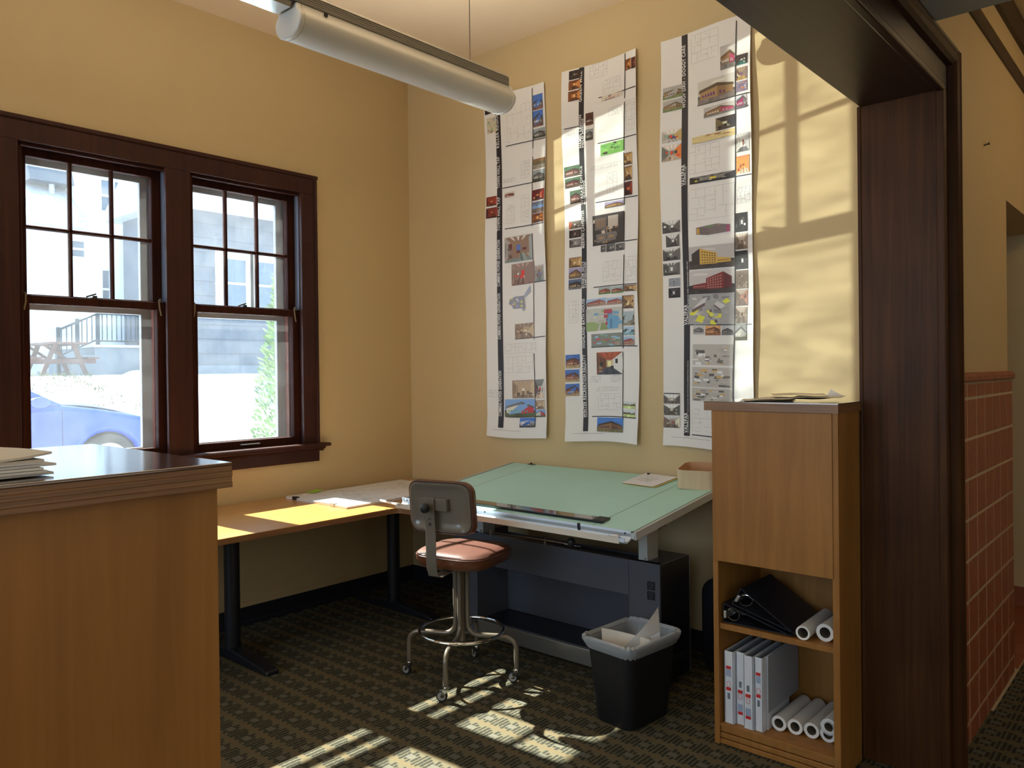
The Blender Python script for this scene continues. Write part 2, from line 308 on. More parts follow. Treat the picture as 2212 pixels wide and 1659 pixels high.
M_ = dict(
    wall=pm('ochre_wall_paint', (0.575, 0.437, 0.235), 0.55, bump=0.08, bscale=90, spec=0.3, var=0.02, vscale=1.5),
    ceil=pm('cream_ceiling_paint', (0.86, 0.72, 0.54), 0.7, bump=0.05, bscale=120),
    hallceil=pm('hall_ceiling_paint', (0.78, 0.62, 0.36), 0.7),
    soffit=pm('grey_beam_paint', (0.42, 0.40, 0.33), 0.5),
    trim=wood('dark_mahogany_trim', (0.026, 0.008, 0.006), (0.056, 0.016, 0.010), 0.45, (40, 40, 1.5), coat=0.0, spec=0.25),
    sash=wood('dark_sash_wood', (0.024, 0.009, 0.007), (0.055, 0.018, 0.012), 0.55, (40, 40, 1.5), spec=0.05),
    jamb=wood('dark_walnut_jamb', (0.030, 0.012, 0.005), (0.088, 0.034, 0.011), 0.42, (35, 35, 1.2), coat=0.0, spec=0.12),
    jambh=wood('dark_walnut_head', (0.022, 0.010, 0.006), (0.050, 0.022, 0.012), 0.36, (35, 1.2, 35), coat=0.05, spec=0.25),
    oak=wood('honey_oak_veneer', (0.270, 0.116, 0.026), (0.375, 0.172, 0.043), 0.45, (26, 26, 1.6), coat=0.0, spec=0.3),
    oakedge=wood('oak_edge_band', (0.13, 0.058, 0.022), (0.33, 0.16, 0.060), 0.4, (3, 3, 260), bump=0.12),
    oaktop=wood('dark_oak_top', (0.10, 0.05, 0.03), (0.17, 0.085, 0.045), 0.12, (30, 3, 30), coat=1.0, bump=0.02),
    desk=wood('golden_oak_desktop', (0.42, 0.20, 0.055), (0.56, 0.29, 0.09), 0.28, (30, 2.5, 30), coat=0.4),
    base=pm('navy_vinyl_base', (0.012, 0.013, 0.022), 0.45),
    blackmetal=pm('black_enamel_steel', (0.008, 0.009, 0.014), 0.42),
    greysteel=pm('blue_grey_steel', (0.105, 0.112, 0.14), 0.32, metal=0.3, bump=0.03, bscale=400),
    darksteel=pm('dark_steel_side', (0.012, 0.012, 0.017), 0.35, bump=0.1, bscale=300),
    beigesteel=pm('grey_beige_enamel', (0.42, 0.44, 0.43), 0.35),
    palegrey=pm('pale_grey_enamel', (0.52, 0.55, 0.56), 0.32),
    green=pm('mint_board_cover', (0.43, 0.74, 0.70), 0.40, var=0.03, vscale=3),
    greendark=pm('board_cover_edge', (0.10, 0.17, 0.13), 0.5),
    greenline=pm('board_border_line', (0.12, 0.22, 0.17), 0.5),
    tray=pm('white_metal_tray', (0.66, 0.78, 0.92), 0.2),  # the blue is sky reflection put into the base colour
    alu=pm('brushed_aluminium', (0.62, 0.62, 0.60), 0.28, metal=0.9),
    chrome=pm('chrome', (0.85, 0.85, 0.86), 0.07, metal=1.0),
    bar=pm('smoked_acrylic_bar', (0.10, 0.09, 0.085), 0.05, spec=0.9, coat=0.8),
    vinyl=pm('cognac_vinyl', (0.105, 0.044, 0.032), 0.36, bump=0.15, bscale=350, var=0.12),
    vinylside=pm('tan_vinyl_side', (0.14, 0.048, 0.020), 0.30, bump=0.1, bscale=300, var=0.1),
    shell=pm('taupe_enamel_shell', (0.17, 0.150, 0.125), 0.20, coat=0.5),
    stooltube=pm('taupe_enamel_tube', (0.20, 0.17, 0.135), 0.2, metal=0.25, coat=0.4),
    rubber=pm('black_rubber', (0.012, 0.012, 0.012), 0.5),
    greyrubber=pm('grey_wheel', (0.33, 0.33, 0.33), 0.4),
    bin=pm('black_plastic_bin', (0.010, 0.010, 0.011), 0.55, bump=0.1, bscale=250, spec=0.3),
    liner=film('clear_bin_liner', (0.72, 0.78, 0.84), 0.38, 0.15),
    paper=pm('white_paper', (0.78, 0.78, 0.77), 0.6, var=0.02),
    whitesheet=pm('bright_copy_paper', (0.80, 0.83, 0.90), 0.6),
    bluepaper=pm('drawing_paper', (0.74, 0.74, 0.76), 0.55, var=0.02),
    warmpaper=pm('cream_paper', (0.74, 0.68, 0.58), 0.6),
    yellowpaper=pm('yellow_paper', (0.75, 0.66, 0.22), 0.6),
    greennote=pm('lime_sticky_note', (0.32, 0.52, 0.06), 0.6),
    poster=pm('poster_paper', (0.80, 0.78, 0.75), 0.38, bump=0.12, bscale=14, spec=0.4),
    ink=pm('black_ink', (0.022, 0.018, 0.022), 0.45),
    greyink=pm('grey_line_ink', (0.36, 0.36, 0.36), 0.6),
    whiteink=pm('white_lettering', (0.80, 0.79, 0.77), 0.5),
    prn=printmat(),
    birch=wood('pale_birch_ply', (0.62, 0.44, 0.26), (0.72, 0.54, 0.35), 0.45, (30, 30, 4)),
    cork=pm('raw_inside', (0.55, 0.32, 0.16), 0.6),
    whitebinder=pm('white_vinyl_binder', (0.70, 0.73, 0.78), 0.25, coat=0.2),
    greyboard=pm('grey_board', (0.30, 0.33, 0.38), 0.5),
    blackbinder=pm('black_vinyl_binder', (0.010, 0.012, 0.020), 0.4),
    rollpaper=pm('rolled_paper', (0.66, 0.65, 0.63), 0.55),
    rollend=pm('roll_end_paper', (0.80, 0.79, 0.76), 0.6),
    core=pm('cardboard_core', (0.14, 0.105, 0.075), 0.8),
    red=pm('label_red', (0.55, 0.03, 0.03), 0.4), lblue=pm('label_blue', (0.33, 0.40, 0.55), 0.4), barcode=pm('barcode_grey', (0.14, 0.17, 0.19), 0.5),
    tile=pm('red_quarry_tile', (0.30, 0.085, 0.036), 0.5, var=0.10, vscale=5, bump=0.15, bscale=120),
    grout=pm('sand_grout', (0.50, 0.40, 0.26), 0.9, bump=0.3, bscale=300),
    lampwhite=pm('white_lamp_metal', (0.64, 0.64, 0.62), 0.35), lampgrey=pm('ribbed_grey_aluminium', (0.36, 0.345, 0.31), 0.45, metal=0.2),
    lampmirror=pm('polished_reflector', (0.80, 0.86, 0.90), 0.12, metal=0.8),
    glass=glass('dusty_window_glass'), storm=glass('storm_glass', 0.011, (0.95, 0.985, 1.0)),
    stormframe=pm('grey_storm_frame', (0.30, 0.31, 0.33), 0.45), brickred=pm('red_brown_blind_stop', (0.22, 0.06, 0.04), 0.6),
    rope=pm('sash_cord', (0.24, 0.19, 0.12), 0.8), brass=pm('dark_bronze', (0.05, 0.04, 0.03), 0.35, metal=0.7),
    carpet=carpet(),
)
# ================================================================== SETTING
CZ, HZ = 3.60, 3.24          # room and hall ceiling heights
XA, XB = 3.353, 3.60         # dividing wall with the wide opening
OY, OZ = -0.66, 2.49         # opening: jamb face and head height
struct('floor', G().box(-0.3, -6.9, -0.12, 6.3, 2.1, 0), M_['carpet'], 'olive and brown patterned office carpet')
struct('ceiling', G().box(-0.3, -6.9, CZ, XA+0.2, 0.15, CZ+0.1), M_['ceil'], 'cream painted ceiling')
struct('ceiling_hall', G().box(XB, -6.9, HZ, 6.3, 2.1, HZ+0.1), M_['hallceil'], 'hall ceiling')
WIN = ((-1.64, -0.905), (-2.505, -1.77))
g = G()
g.box(-0.28, -6.9, 0, 0, 0.12, 1.03).box(-0.28, -6.9, 2.66, 0, 0.12, CZ)
for a, b in ((-0.89, 0.12), (-1.755, -1.655), (-6.9, -2.52)): g.box(-0.28, a, 1.03, 0, b, 2.66)
struct('wall_left', g, M_['wall'], 'ochre painted wall with two windows')
struct('wall_back', G().box(0, 0, 0, XA, 0.12, CZ), M_['wall'], 'ochre painted wall hung with posters')
g = G().box(XA, OY+0.02, 0, XB, 0.69, CZ).box(XA, -4.0, OZ+0.02, XB, OY+0.02, CZ).box(XA, -6.9, 0, XB, -4.0, CZ).box(XA, 0.69, 2.307, XB, 2.1, CZ)
wr = struct('wall_right', g, M_['wall'], 'dividing wall with tiled dado beside the wide opening')
struct('wall_hall_end', G().box(1.9, 1.94, 0, 6.3, 2.06, CZ), M_['wall'], 'ochre wall at the end of the entry')
struct('wall_hall_far', G().box(6.2, -6.9, 0, 6.3, 1.94, CZ), M_['wall'])
w3 = struct_empty('window_3', 'mock window frame added around the hall fill lamp')  # added around the hall fill lamp; the wall behind has no opening
obj('frame', G().box(6.17, -4.2, 0.72, 6.2, -1.0, 0.80).box(6.17, -4.2, 2.70, 6.2, -1.0, 2.78).box(6.17, -4.2, 0.80, 6.2, -4.1, 2.70).box(6.17, -1.1, 0.80, 6.2, -1.0, 2.70), M_['trim'], w3)
obj('shade', G().box(6.185, -4.1, 0.80, 6.195, -1.1, 2.70), M_['rollpaper'], w3)  # added sheet behind the fill lamp, lets no daylight through
struct('wall_entry', G().box(1.9, 0.12, 0, 2.0, 1.94, CZ).box(2.0, 0.12, 2.75, XA, 1.94, 2.85), M_['wall'])
g = G().box(-0.3, -6.9, 0, 6.3, -6.8, 0.8).box(-0.3, -6.9, 2.95, 6.3, -6.8, CZ).box(-0.3,-6.9,0.8,0.3,-6.8,2.95).box(2.9,-6.9,0.8,3.6,-6.8,2.95).box(6.1,-6.9,0.8,6.3,-6.8,2.95)  # openings added in this unseen wall to let sky light in
struct('wall_front', g, M_['wall'])

# ---- quarry tile dado on the hall side of the dividing wall
ys = [-0.5, -0.434, -0.272, -0.104, 0.058, 0.220, 0.384, 0.546, 0.690]
zs = [0.0, 0.088, 0.247, 0.407, 0.566, 0.727, 0.888, 1.048, 1.208, 1.370, 1.432]
obj('grout_bed', G().box(XB, -0.52, 0, XB+0.018, 0.698, 1.44).box(XA+0.02, 0.69, 0, XB, 0.698, 1.44), M_['grout'], wr)
tm = G()
tm.loft([[(-0.004,-.5,-.5),(-0.004,.5,-.5),(-0.004,.5,.5),(-0.004,-.5,.5)], [(0.0006,-.5,-.5),(0.0006,.5,-.5),(0.0006,.5,.5),(0.0006,-.5,.5)], [(0.0022,-.485,-.485),(0.0022,.485,-.485),(0.0022,.485,.485),(0.0022,-.485,.485)]], False, True)
tmesh = mesh('tile', tm, M_['tile'])
for i in range(len(ys)-1):
    for j in range(len(zs)-1):
        y0, y1, z0, z1 = ys[i]+0.010, ys[i+1]-0.010, zs[j]+0.006, zs[j+1]-0.006
        o = obj('tile', tmesh, None, wr, loc=(XB+0.0185+R.uniform(-0.0005, 0.0005), (y0+y1)/2, (z0+z1)/2)); o.scale = (1, y1-y0, z1-z0)
cp = [(XB, 1.434), (XB+0.024, 1.434), (XB+0.030, 1.442), (XB+0.030, 1.458), (XB+0.022, 1.470), (XB+0.004, 1.473), (XB, 1.473)]
for i in range(len(ys)-1):
    obj('cap_tile', G().prism(cp, 'y', ys[i]+0.003, ys[i+1]+(0.012 if i == len(ys)-2 else -0.003)), M_['tile'], wr)
for j in range(len(zs)-1):
    o = obj('tile', tmesh, None, wr, loc=(3.48, 0.698, (zs[j]+zs[j+1])/2), rot=(0, 0, PI/2)); o.scale = (1, 0.22, zs[j+1]-zs[j]-0.01)

# ---- entry floor in red quarry tile
fe = struct('floor_entry', G().box(2.0, 0.13, 0, XB+0.03, 1.94, 0.004), M_['grout'], 'red quarry tile entry floor')
ft = G(); ft.loft([[(-.5,-.5,0),(.5,-.5,0),(.5,.5,0),(-.5,.5,0)], [(-.5,-.5,.006),(.5,-.5,.006),(.5,.5,.006),(-.5,.5,.006)], [(-.485,-.485,.008),(.485,-.485,.008),(.485,.485,.008),(-.485,.485,.008)]], False, True)
fmesh = mesh('tile', ft, M_['tile'])
for i in range(6):
    for j in range(9):
        if 3.52-0.2*i > XA-0.02 and 0.24+0.2*j < 0.75: continue
        o = obj('tile', fmesh, None, fe, loc=(3.53-0.2*i, 0.24+0.2*j, 0.003)); o.scale = (0.192, 0.192, 1)
b = struct('baseboard_entry', G().box(2.0, 1.925, 0.004, 6.2, 1.94, 0.13), M_['grout'], 'red tile skirting at the entry')
for i in range(21): obj("tile", G().box(2.0+0.2*i+0.004, 1.916, 0.008, 2.2+0.2*i-0.004, 1.926, 0.13), M_['tile'], b, bevel=0.002)

# ---- vinyl cove base
cove = lambda: [(0, 0), (0.022, 0), (0.012, 0.012), (0.008, 0.03), (0.008, 0.098), (0.004, 0.105), (0, 0.105)]
struct('baseboard_left', G().prism(cove(), 'y', -6.8, 0), M_['base'], 'dark navy vinyl skirting under the windows')
struct('baseboard_back', G().prism([(-p, q) for p, q in cove()], 'x', 0.01, XA), M_['base'], 'dark navy vinyl skirting under the posters')
struct('trim_3', G().box(0, -1.95, 0.125, 0.007, -0.62, 0.137).box(0, -1.95, 0.107, 0.004, -0.62, 0.125), M_['wall'], 'thin painted bead above the skirting')

# ---- wide cased opening
t2 = struct_empty('trim_2', 'dark stained casing of the wide opening', (XB, OY, 0))
def w(name, x0, y0, z0, x1, y1, z1, mat, par, bev=0.003):
    l = par.location; return obj(name, G().box(x0-l[0], y0-l[1], z0-l[2], x1-l[0], y1-l[1], z1-l[2]), mat, par, bevel=bev)
w('jamb_panel', XA-0.008, OY, 0, XB+0.02, OY+0.025, OZ+0.02, M_['jamb'], t2)
w('jamb_stop', XA-0.02, OY-0.004, 0, XA-0.006, OY+0.03, OZ+0.004, M_['jamb'], t2, 0.004)
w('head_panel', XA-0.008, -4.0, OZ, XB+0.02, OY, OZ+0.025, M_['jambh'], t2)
w('inner_bead', XB+0.004, OY-0.006, 0, XB+0.034, OY+0.020, OZ+0.02, M_['jamb'], t2, 0.006)
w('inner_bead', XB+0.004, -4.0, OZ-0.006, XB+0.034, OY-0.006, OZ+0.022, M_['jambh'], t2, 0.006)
w('casing_board', XB+0.002, OY+0.018, 0, XB+0.022, OY+0.105, OZ+0.02, M_['jamb'], t2)
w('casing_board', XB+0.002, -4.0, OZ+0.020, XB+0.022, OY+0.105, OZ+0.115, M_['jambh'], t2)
bb = [(0, 0), (0.040, 0), (0.052, 0.010), (0.058, 0.022), (0.052, 0.034), (0.058, 0.042), (0.058, 0.052), (0, 0.052)]
obj('back_band', G().prism([(p, q+0.100) for p, q in bb], 'z', 0, OZ+0.164), M_['jamb'], t2)
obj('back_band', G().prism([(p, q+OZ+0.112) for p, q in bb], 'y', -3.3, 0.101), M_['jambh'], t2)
struct('trim_4', G().prism([(XB, 2.96), (XB+0.010, 2.96), (XB+0.026, 2.985), (XB+0.026, 3.0), (XB+0.012, 3.012), (XB, 3.012)], 'y', -4.0, 1.94), M_['jambh'], 'dark picture rail along the hall wall')
struct('trim_5', G().prism([(XB, 3.17), (XB+0.02, 3.17), (XB+0.05, 3.21), (XB+0.05, HZ), (XB, HZ)], 'y', -4.0, 1.94), M_['jambh'], 'dark crown moulding along the hall ceiling')
hl = thing('assumed_hall_light', 'round opal globe light assumed on the hall ceiling, out of view', 'light', (4.95, 0.75, HZ))  # unseen lamp assumed here to light the hall wall and ceiling
obj('canopy', G().lathe([(0.07, -0.02), (0.07, 0)], (0, 0, 0), 20), M_['brass'], hl)
gm, gnt, gp = newmat('glowing_opal_glass'); gp.inputs['Emission Color'].default_value = (1.0, 0.80, 0.52, 1); gp.inputs['Emission Strength'].default_value = 24.0
obj('globe', G().lathe([(0.001, -0.30)]+[(0.12*math.sin(PI*k/12), -0.18-0.12*math.cos(PI*k/12)) for k in range(1, 12)]+[(0.03, -0.062)], (0, 0, 0), 24), gm, hl, smooth=60)
obj('stem', G().cyl((0, 0, -0.062), (0, 0, 0), 0.02, n=10), M_['brass'], hl)
struct('ceiling_beam', G().box(XB, -1.9, 2.66, 6.2, -0.86, HZ), M_['soffit'], 'plain grey dropped beam crossing the hall')
tag(obj('nail', G().cyl((XB, 0.189, 2.471), (XB+0.02, 0.189, 2.475), 0.003, n=8).lathe([(0.006, 0.018), (0.006, 0.021)], (XB, 0.189, 2.475), 10, 'x'), M_['brass']), 'small nail left in the ochre hall wall above the tiles', 'nail')

# ---- windows
def sash_frame(x0, x1, ya, yb, za, zb, st, top, bot):
    return G().box(x0, ya, za, x1, ya+st, zb).box(x0, yb-st, za, x1, yb, zb).box(x0, ya+st, zb-top, x1, yb-st, zb).box(x0, ya+st, za, x1, yb-st, za+bot)
def make_window(n, ya, yb):
    wd = struct_empty('window_%d' % n, ('right hand' if n == 1 else 'left hand')+' dark framed double hung sash window')
    obj('jamb', G().box(-0.27, ya-0.015, 1.03, 0, ya, 2.66).box(-0.27, yb, 1.03, 0, yb+0.015, 2.66).box(-0.27, ya, 2.645, 0, yb, 2.66), M_['sash'], wd)
    obj('blind_stop', G().box(-0.165, yb-0.03, 1.03, -0.13, yb, 2.645).box(-0.165, ya, 1.03, -0.13, ya+0.03, 2.645), M_['brickred'], wd)
    obj('sill', G().prism([(-0.33, 0.99), (-0.02, 1.03), (-0.02, 1.045), (-0.30, 1.01)], 'y', ya-0.02, yb+0.02), M_['brickred'], wd)
    obj('track', G().box(-0.076, yb-0.006, 1.91, -0.022, yb, 2.64).box(-0.076, ya, 1.91, -0.022, ya+0.006, 2.64), pmtrack, wd)
    obj('stop_bead', G().box(-0.022, yb-0.014, 1.05, 0, yb, 2.645).box(-0.022, ya, 1.05, 0, ya+0.014, 2.645).box(-0.022, ya, 2.632, 0, yb, 2.645), M_['sash'], wd, bevel=0.003)
    ls = obj('lower_sash', sash_frame(-0.075, -0.035, ya+0.004, yb-0.004, 1.04, 1.905, 0.048, 0.042, 0.058), M_['sash'], wd, bevel=0.004)
    obj('pane', G().box(-0.057, ya+0.05, 1.096, -0.053, yb-0.05, 1.865), M_['glass'], ls)
    yc = (ya+yb)/2
    lk = G().box(-0.085, yc-0.028, 1.905, -0.045, yc+0.028, 1.911).cyl((-0.064, yc, 1.911), (-0.064, yc, 1.922), 0.012, n=12).obox((-0.064, yc-0.018, 1.924), (0.010, 0.05, 0.008), Matrix.Rotation(0.35, 3, 'X'))
    obj('sash_lock', lk, M_['brass'], ls)
    obj('sash_lift', G().box(-0.036, yc-0.065, 1.072, -0.020, yc+0.065, 1.079), M_['alu'], ls, bevel=0.002)
    us = obj('upper_sash', sash_frame(-0.120, -0.080, ya+0.004, yb-0.004, 1.868, 2.65, 0.052, 0.046, 0.046), M_['sash'], wd, bevel=0.004)
    gy0, gy1, gz0, gz1 = ya+0.056, yb-0.056, 1.914, 2.604; p = (gy1-gy0)/3; zm = 2.252
    for k in (1, 2): obj('muntin', G().prism([(-0.118, gy0+p*k-0.006), (-0.108, gy0+p*k-0.010), (-0.094, gy0+p*k-0.010), (-0.084, gy0+p*k-0.005), (-0.084, gy0+p*k+0.005), (-0.094, gy0+p*k+0.010), (-0.108, gy0+p*k+0.010), (-0.118, gy0+p*k+0.006)], 'z', gz0, gz1), M_['sash'], us)
    obj('muntin', G().prism([(-0.118, zm-0.006), (-0.108, zm-0.010), (-0.094, zm-0.010), (-0.084, zm-0.005), (-0.084, zm+0.005), (-0.094, zm+0.010), (-0.108, zm+0.010), (-0.118, zm+0.006)], 'y', gy0, gy1), M_['sash'], us)
    for k in range(3):
        for a, b in ((gz0, zm), (zm, gz1)): obj('pane', G().box(-0.103, gy0+p*k, a, -0.099, gy0+p*(k+1), b), M_['glass'], us)
    st = obj('storm_window', G().box(-0.205, ya, 1.03, -0.175, ya+0.035, 2.645).box(-0.205, yb-0.08, 1.03, -0.175, yb, 2.645).box(-0.205, ya+0.035, 2.585, -0.175, yb-0.08, 2.645).box(-0.205, ya+0.035, 1.03, -0.175, yb-0.08, 1.095).box(-0.205, ya+0.035, 1.842, -0.175, yb-0.08, 1.886), M_['stormframe'], wd, bevel=0.003)
    for a, b in ((1.095, 1.842), (1.886, 2.585)): obj('pane', G().box(-0.192, ya+0.033, a, -0.188, yb-0.078, b), M_['storm'], st)
    for s, y in ((1, ya+0.012), (-1, yb-0.02)):
        obj('sash_cord', G().tube([(-0.05, y, 1.90), (-0.045, y+0.01*s, 1.925), (-0.035, y+0.022*s, 1.915), (-0.03, y+0.02*s, 1.87), (-0.03, y+0.012*s, 1.83)], 0.004, 8), M_['rope'], ls)
pmtrack = pm('blue_grey_sash_track', (0.20, 0.23, 0.30), 0.35, metal=0.3)  # sky reflection on the dark jamb, put into this blue-grey colour
for n, (a, b) in enumerate(WIN, 1): make_window(n, a, b)
t1 = struct_empty('trim_1', 'dark mahogany casing around the pair of windows')
obj('head_casing', G().box(0, -2.65, 2.650, 0.022, -0.806, 2.752), M_['trim'], t1, bevel=0.002)
obj('side_casing', G().box(0, -0.922, 1.05, 0.022, -0.820, 2.650), M_['trim'], t1, bevel=0.002)
obj('side_casing', G().box(0, -2.63, 1.05, 0.022, -2.512, 2.650), M_['trim'], t1, bevel=0.002)
obj('mullion_casing', G().box(0, -1.792, 1.05, 0.022, -1.650, 2.650), M_['trim'], t1, bevel=0.002)
obj('back_band', G().box(0, -0.826, 1.05, 0.030, -0.806, 2.752).box(0, -2.65, 1.05, 0.030, -2.63, 2.752).box(0, -2.65, 2.748, 0.032, -0.800, 2.772), M_['trim'], t1, bevel=0.005)
obj('stool', G().prism([(-0.02, 1.030), (0.065, 1.030), (0.075, 1.036), (0.075, 1.046), (0.068, 1.052), (-0.02, 1.052)], 'y', -2.70, -0.754), M_['trim'], t1)
obj('stool_mould', G().prism([(0, 1.000), (0.024, 1.000), (0.030, 1.010), (0.048, 1.020), (0.052, 1.030), (0, 1.030)], 'y', -2.68, -0.778), M_['trim'], t1)
obj('apron', G().box(0, -2.65, 0.935, 0.020, -0.806, 1.002), M_['trim'], t1, bevel=0.003)
# ================================================================== FURNITURE
# ---- corner worktop under the windows
DZ = 0.735
t = thing('corner_desk', 'golden oak corner desk on black pedestal legs under the windows', 'desk', (0, 0, 0))
top = [(0.015, -2.62), (0.89, -2.62), (0.89, -0.93), (0.90, -0.905), (0.925, -0.89), (1.04, -0.89), (1.04, -0.02), (0.015, -0.02)]
obj('desktop', G().prism(top, 'z', DZ-0.004, DZ), M_['desk'], t)
obj('edge_band', G().prism(top, 'z', DZ-0.030, DZ-0.004), M_['oakedge'], t)
for y in (-2.45, -1.665, -0.56):
    lg = obj('leg', G().cyl((0.45, y, 0.05), (0.45, y, DZ-0.03), 0.040, n=24), M_['blackmetal'], t, smooth=40)
    obj('foot', G().prism([(0.10, 0), (0.84, 0), (0.84, 0.022), (0.80, 0.032), (0.50, 0.062), (0.40, 0.062), (0.14, 0.032), (0.10, 0.022)], 'y', y-0.037, y+0.037), M_['blackmetal'], lg, bevel=0.01)
    obj('top_bracket', G().box(0.16, y-0.04, DZ-0.045, 0.74, y+0.04, DZ-0.03), M_['blackmetal'], lg)

# ---- drawing set and small things on the desk
def sheet(x0, y0, x1, y1, z, amp=0.001, nu=10, nv=10, seed=0, curl=None):
    q = random.Random(seed); a, b, c = q.uniform(3, 8), q.uniform(3, 8), q.uniform(0, 6)
    def f(u, v):
        h = amp*(math.sin(a*u*2+c)*math.cos(b*v)+1)
        if curl: h += curl(u, v)
        return (x0+(x1-x0)*u, y0+(y1-y0)*v, z+h)
    return G().grid(f, nu, nv)
t = thing('drawing_set', 'thick set of white construction drawings clipped together on the desk', 'drawings', (0.395, -0.645, DZ), 0.0)
obj('sheet_stack', G().box(-0.305, -0.46, 0, 0.305, 0.46, 0.012), M_['bluepaper'], t, bevel=0.002)
obj('top_sheet', sheet(-0.307, -0.462, 0.307, 0.462, 0.0125, 0.0012, seed=3), M_['bluepaper'], t)
g = G(); q = random.Random(5)
for _ in range(46):
    x, y = q.uniform(-0.22, 0.25), q.uniform(-0.35, 0.42); a, b2 = q.uniform(0.01, 0.09), q.uniform(0.01, 0.09)
    for r4 in ((x, y, x+a, y+0.0012), (x, y, x+0.0012, y+b2), (x, y+b2, x+a, y+b2+0.0012)): g.box(r4[0], r4[1], 0.0146, r4[2], r4[3], 0.0150)
obj('plan_lines', g, M_['greyink'], t)['kind'] = 'stuff'
def clip(mat, label, loc, rz):
    c = thing('binder_clip', label, 'clip', loc, rz, 'binder clips on the drawing set')
    obj('spring', G().prism([(-0.012, -0.014), (0.014, -0.003), (0.014, 0.003), (-0.012, 0.006)], 'y', -0.020, 0.020), mat, c, bevel=0.001)
    obj('handle', G().tube([(0.010, -0.010, 0.004), (0.040, -0.006, 0.012), (0.042, 0.006, 0.012), (0.010, 0.010, 0.004)], 0.0012, 6), M_['chrome'], c)
clip(M_['blackmetal'], 'black binder clip on the wall side corner of the drawing set', (0.187, -1.098, DZ+0.016), PI/2)
clip(M_['beigesteel'], 'grey binder clip on the sunlit edge of the drawing set', (0.567, -1.098, DZ+0.016), PI/2)
tag(obj('sticky_note', sheet(0.060, -0.95, 0.135, -0.865, DZ+0.0165, 0.0, curl=lambda u, v: 0.012*v*v), M_['greennote']), 'lime green sticky note on the drawing set near the wall', 'note')

# ---- drafting table
BX0, BX1, BYF, BYB = 0.985, 2.49, -0.93, -0.015
BZF, BZB = 0.800, 0.914
SL = math.atan2(BZB-BZF, BYB-BYF); BD = math.hypot(BZB-BZF, BYB-BYF)
t = thing('drafting_table', 'steel drafting table with mint green tilted board against the poster wall', 'table', (0, 0, 0))
board = bpy.data.objects.new('board', None)
MB = Matrix.Translation((BX0, BYF, BZF)) @ Matrix.Rotation(SL, 4, 'X')      # board space: x right, y up the slope, z off the surface
def bobj(name, g, mat, par=t, **k):
    g2 = G().add(g, MB); return obj(name, g2, mat, par, **k)
WB = BX1-BX0
bp = bobj('board', G().box(0, 0, -0.030, WB, BD, -0.003), M_['palegrey'], bevel=0.002)
bobj('cover', G().box(0.018, 0.012, -0.003, WB-0.018, BD-0.004, 0.001), M_['green'], bp)
bobj('cover_edge', G().box(WB-0.018, 0.012, -0.003, WB-0.008, BD-0.004, 0.0015).box(0.008, 0.012, -0.003, 0.018, BD-0.004, 0.0015).box(0.018, 0.002, -0.003, WB-0.018, 0.012, 0.0015), M_['greendark'], bp)
bobj('edge_strip', G().box(WB-0.008, 0, -0.032, WB+0.004, BD, 0.003), M_['palegrey'], bp, bevel=0.001)
bobj('edge_strip', G().box(-0.004, 0, -0.032, 0.008, BD, 0.003), M_['palegrey'], bp, bevel=0.001)
bobj('border_line', G().box(WB-0.235, 0.012, 0.001, WB-0.232, BD-0.01, 0.0014), M_['greenline'], bp)
bobj('border_line', G().box(0.205, 0.03, 0.001, 0.2075, BD-0.01, 0.0014), M_['greenline'], bp)
for x in (0.17, 1.02): bobj('wire_guide', G().box(x-0.03, BD-0.018, 0.001, x+0.03, BD-0.008, 0.004).cyl((x, BD-0.014, 0.004), (x, BD-0.014, 0.013), 0.008, n=12), M_['blackmetal'], bp)
bar = bobj('parallel_bar', G().box(0.12, 0.060, 0.004, 1.30, 0.118, 0.009), M_['bar'], label='smoked acrylic parallel straightedge')
bobj('bar_rail', G().box(0.12, 0.050, 0.003, 1.30, 0.060, 0.012), M_['blackmetal'], bar)
bobj('bar_end', G().box(1.24, 0.050, 0.009, 1.30, 0.118, 0.013), M_['rubber'], bar, bevel=0.002)
# pencil trough along the front edge
tr = [(0.0, 0.006), (0.0, -0.020), (-0.012, -0.030), (-0.036, -0.034), (-0.047, -0.026), (-0.049, -0.012), (-0.052, -0.012), (-0.051, -0.030), (-0.038, -0.040), (-0.011, -0.036), (0.004, -0.024), (0.004, 0.006)]
trough = bobj('pencil_trough', G().prism(tr, 'x', -0.012, WB-0.022), M_['tray'], smooth=35)
bobj('trough_lip', G().box(-0.012, -0.0535, -0.038, WB-0.05, -0.0515, -0.010), M_['warmpaper'], trough)
for x in (0.03, 0.62, WB-0.05): bobj('screw', G().cyl((x, -0.001, -0.006), (x, -0.004, -0.006), 0.004, n=10), M_['blackmetal'], trough)
bobj('clip', G().box(1.20, -0.004, -0.028, 1.214, 0.004, 0.008), M_['darksteel'], trough)
# under-board frame, posts
bobj('cross_rail', G().box(0.10, 0.30, -0.075, WB-0.06, 0.36, -0.030), M_['darksteel'], bevel=0.003)
for x0, x1 in ((1.22, 1.275), (2.295, 2.345)):
    po = obj('post', G().box(x0, -0.60, 0.55, x1, -0.50, BZF+0.025), M_['beigesteel'], t, bevel=0.004)
    obj('post_bracket', G().box(x0-0.05, -0.74, BZF-0.012, x1+0.05, -0.36, BZF+0.018), M_['beigesteel'], po)
    obj('post_bolt', G().cyl((x1-0.01, -0.600, 0.606), (x1-0.01, -0.606, 0.606), 0.006, n=8), M_['alu'], po)
